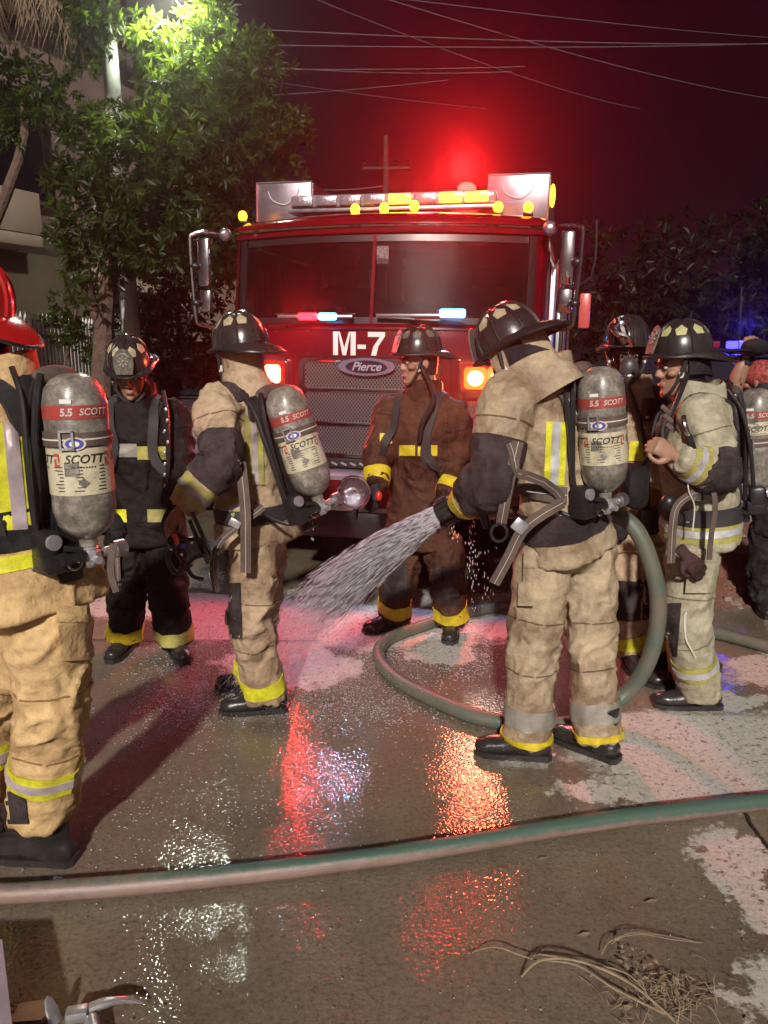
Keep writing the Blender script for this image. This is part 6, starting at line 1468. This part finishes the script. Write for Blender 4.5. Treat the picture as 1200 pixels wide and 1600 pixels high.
MB().tube([G(143, 1592, .03), G(152, 1640, .028), G(170, 1800, .025)], [.018, .017, .017], 12, sub=3).build('shaft', 'steel', hb_)
# pale painted panel edge at the lower left corner
q0, q1 = G(-6, 1478, 0), G(20, 1610, 0)
sc_ = Thing('painted_step_box', 'pale painted metal box edge at the bottom left corner', 'box', Vector((q0.x - .2, 1.8, 0)))
bxm = mat('pale_paint', (.34, .30, .36), .4, col2=(.27, .235, .285), vscale=8, coat=.3)
tp = [G(2, 1482, .10), G(19, 1606, .10), G(30, 1700, .10)]
A_, B_ = G(-1, 1478, .12), G(22, 1640, .12)
MB().rings([[Vector((A_.x, A_.y, z)), Vector((B_.x, B_.y, z)), Vector((B_.x - .5, B_.y - .02, z)), Vector((A_.x - .5, A_.y - .02, z))] for z in (.0, .12)]).build('box_body', bxm, sc_, smooth=False)
MB().rings([[Vector((A_.x + .006, A_.y + .006, z)), Vector((B_.x + .006, B_.y - .006, z)), Vector((B_.x - .5, B_.y - .03, z)), Vector((A_.x - .5, A_.y - .01, z))] for z in (.121, .135)]).build('lid', bxm, sc_, smooth=False)
# uprooted dry weed in the foreground
wd = Thing('dry_weed', 'uprooted dry weed stalks lying in the right foreground', 'weed', G(1000, 1540))
wdm = mat('straw', (.34, .26, .17), .8, col2=(.20, .145, .09), vscale=20, bump=.4, bscale=120)
def stalk(px, r0, r1, z=.012, name='stalk'):
    return MB().tube([G(x, y, z + dz) for x, y, dz in px], [.62 * (r0 + (r1 - r0) * i / (len(px) - 1)) for i in range(len(px))], 6, sub=5).build(name, wdm, wd)
stalk(((738, 1488, .0), (775, 1480, .03), (830, 1498, .03), (900, 1508, .03), (960, 1545, .02), (1040, 1585, .01)), .002, .005)
stalk(((815, 1526, .0), (840, 1503, .05), (880, 1498, .055), (930, 1510, .04), (990, 1540, .03), (1060, 1600, .01)), .005, .006)
stalk(((838, 1490, .01), (920, 1505, .02), (985, 1525, .03), (1030, 1580, .01)), .003, .004)
stalk(((940, 1492, .01), (955, 1470, .03), (1000, 1460, .03), (1050, 1468, .02), (1098, 1473, .0)), .003, .0015)
stalk(((955, 1475, .02), (985, 1458, .04), (1040, 1462, .02), (1080, 1470, .01)), .002, .0012)
stalk(((1050, 1540, .05), (1062, 1570, .06), (1058, 1600, .02)), .003, .002)
stalk(((1075, 1560, .02), (1110, 1575, .05), (1125, 1600, .02)), .002, .002); stalk(((905, 1525, .0), (930, 1545, .004), (942, 1562, .002)), .002, .001)
rt = MB()
for _ in range(130):
    c = G(rg.gauss(1040, 42), rg.gauss(1558, 20), .012); a = rg.uniform(0, 6.28); L = rg.uniform(.02, .06)
    e = c + Vector((math.cos(a) * L, math.sin(a) * L * .8, rg.uniform(-.01, .04))); e.z = max(e.z, .012); md = lerp(c, e, .5) + Vector((rg.gauss(0, .008), rg.gauss(0, .008), .006)); rt.tube([c, md, e], [.0012, .001, .0005], 4)
tag(rt.build('root_tangle', wdm, wd), kind='stuff')
for _ in range(26):
    t = rg.random(); x = 960 + 110 * t + rg.gauss(0, 12); y = 1480 + 70 * t + rg.gauss(0, 12); c = G(x, y, .014 + rg.random() * .02); a = rg.uniform(0, 6.28); L = rg.uniform(.012, .03)
    d1 = Vector((math.cos(a), math.sin(a), .2)) * L; d2 = Vector((-math.sin(a), math.cos(a), .3)) * L * .35
    MB().add([c, c + d1 * .5 + d2, c + d1, c + d1 * .5 - d2 + Vector((0, 0, .004))], [(0, 1, 2), (0, 2, 3)]).build('dry_leaf', wdm, wd, smooth=False)
for (x, y, lab) in ((848, 1343, 'small yellow leaf lying just below the foreground hose'), (978, 1577, 'pale dead leaf lying below the weed stalks'), (1018, 1410, 'small pale leaf alone on the bare concrete at right'), (913, 1462, 'thin pale leaf left of the weed tip')):
    c = G(x, y, .012); L = .022
    tag(MB().add([c - Vector((L, 0, 0)), c + Vector((0, L * .45, .004)), c + Vector((L, .004, .006)), c - Vector((0, L * .4, -.004))], [(0, 1, 2), (0, 2, 3)]).build('fallen_leaf', wdm, smooth=False), lab, 'leaf', 'leaves fallen on the concrete')
gt = MB()
for _ in range(1500):
    x, y = rg.uniform(-1.6, 1.9), rg.uniform(1.55, 4.5); s = rg.choice((.0015, .002, .003, .0045)) * rg.uniform(.7, 1.3)
    gt.ell((x, y, .006), (s, s * .8, s * .6), 5, 3)
tag(gt.build('road_grit', mat('grit', (.10, .08, .065), .8, col2=(.30, .26, .21), vscale=90), smooth=False), 'fine grit and debris scattered over the wet concrete', 'grit', kind='stuff')

# ================================================================== vehicles behind
def car(name, label, cat, loc, rz, body, H=1.75, L=4.6, Wd=1.85, pickup=False):
    T = Thing(name, label, cat, loc, Matrix.Rotation(R(rz), 3, 'Z'), local=True); h = Wd / 2
    pm_ = mat(name + '_paint', body, .28, col2=tuple(k * .75 for k in body), vscale=2, coat=.5, rvar=.06); gm_ = glass(name + '_glass', (.20, .19, .22), .02, 1.6)
    hood_z = H * .62; prof = [(-L / 2, .42), (-L / 2 - .03, .75), (-L / 2 + .05, hood_z - .08), (-L / 2 + .35, hood_z), (-L * .22, hood_z + .06), (L * .42, hood_z + .06), (L / 2, hood_z - .05), (L / 2, .42)]
    rs = []
    for x, kx in ((-h, .03), (-h * .93, 0), (0, -.04), (h * .93, 0), (h, .03)):
        rs.append([Vector((x, y + (kx if y < 0 else -kx), z - abs(kx) * .4)) for y, z in prof])
    MB().rings(rs).build('body', pm_, T, angle=28)
    cab = [(-L * .22, hood_z + .06), (-L * .06, H - .06), (L * .02, H), (L * (.18 if pickup else .36), H - .02), (L * (.24 if pickup else .44), hood_z + .06)]
    rs = [[Vector((x * (.86 if z > hood_z + .2 else 1), y, z)) for y, z in cab] for x in (-h * .92, 0, h * .92)]
    MB().rings(rs).build('cabin', mat(name + '_cabin', (.02, .018, .022), .5), T, angle=28)
    a, c = Vector((0, cab[0][0], cab[0][1])), Vector((0, cab[1][0], cab[1][1]))
    nrm = Vector((0, -(c.z - a.z), (c.y - a.y))).normalized() * .012
    MB().add([Vector((-h * .84, a.y, a.z + .03)) + nrm, Vector((h * .84, a.y, a.z + .03)) + nrm, Vector((h * .72, c.y, c.z - .04)) + nrm, Vector((-h * .72, c.y, c.z - .04)) + nrm], [(0, 1, 2, 3)]).build('windscreen', mat(name + '_screen', (.016, .014, .02), .06, coat=1), T)
    MB().box((0, L * .1, H + .012), (Wd * .72, L * .26, .035), ch=.015).build('roof', pm_, T)
    for s in (-1, 1):
        MB().box((s * h * .82, (cab[0][0] + cab[1][0]) / 2, (cab[0][1] + cab[1][1]) / 2 + .02), (.05, .06, .70), Matrix.Rotation(-math.atan2(cab[1][0] - cab[0][0], cab[1][1] - cab[0][1]), 3, 'X'), ch=.01).build('screen_pillar', pm_, T)
        MB().box((s * h * .72, -L / 2 + .0, hood_z - .2), (.34, .10, .17), ch=.03).build('headlight', mat(name + '_lamp', (.35, .33, .36), .1, .6), T)
        MB().ell((s * (h + .10), -L * .17, hood_z + .14), (.11, .06, .08)).build('door_mirror', pm_, T)
        for y in (-L * .32, L * .30):
            w_ = MB().lathe([(.20, -.10), (.33, -.10), (.36, -.06), (.36, .06), (.33, .10), (.20, .10)], 24, Matrix.Translation((s * (h - .10), y, .36)) @ Matrix.Rotation(R(90), 4, 'Y')).build('wheel', 'rubber', T)
            MB().lathe([(.03, -.085), (.19, -.08), (.20, .08), (.03, .085)], 18, Matrix.Translation((s * (h - .10), y, .36)) @ Matrix.Rotation(R(90), 4, 'Y')).build('rim', 'alu', w_)
    MB().box((0, -L / 2 - .02, .52), (Wd * .96, .16, .22), ch=.05).build('bumper', 'black_plastic', T)
    MB().box((0, -L / 2 - .015, hood_z - .22), (Wd * .5, .06, .16), ch=.02).build('grille', 'black_plastic', T)
    return T, H
c1, _ = car('parked_car', 'dark grey vehicle parked behind the left side of the fire engine', 'car', (-2.15, 9.9, 0), -10, (.085, .075, .095), 1.78, 4.7, 1.86)
MB().box((0, -.62, 1.66), (1.2, .012, .09)).build('sun_strip', mat('sun_strip', (.40, .36, .42), .4), c1)
c2, _ = car('patrol_car', 'dark patrol car parked behind the firefighters at the right', 'car', (4.35, 9.2, 0), 28, (.02, .02, .035), 1.62, 4.6, 1.85)
BLU = emis('beacon_blue', (.05, .04, 1), 4)
lbx = MB().box((0, .45, 1.70), (1.1, .25, .04), ch=.01).build('light_bar', 'black_plastic', c2)
MB().box((.36, .45, 1.765), (.36, .22, .09), ch=.02).build('blue_lamp', BLU, lbx); MB().box((-.36, .45, 1.765), (.36, .22, .09), ch=.02).build('red_lamp', mat('dead_red', (.25, .02, .02), .2), lbx)
MB().tube([(-.8, -.4, 1.6), (-.82, -.38, 2.35)], .006, 5).build('aerial', 'black_plastic', c2)
lamp('blue_beacon_light', 'POINT', (.4, .45, 2.0), 22, (.08, .05, 1), .1, par=c2)

# ================================================================== thin air volume added to spread a glow round the lamps
hm_, n, l, b, o = new_mat('glow_air'); n.remove(b)
pv = n.new('ShaderNodeVolumePrincipled'); pv.inputs['Color'].default_value = (.9, .88, .88, 1); pv.inputs['Density'].default_value = .0034; pv.inputs['Anisotropy'].default_value = .88
l.new(pv.outputs[0], o.inputs['Volume'])
hz = MB().box((0, 165, 10), (660, 480, 22.5)).build('glow_volume', hm_, smooth=False); tag(hz, kind='stuff')
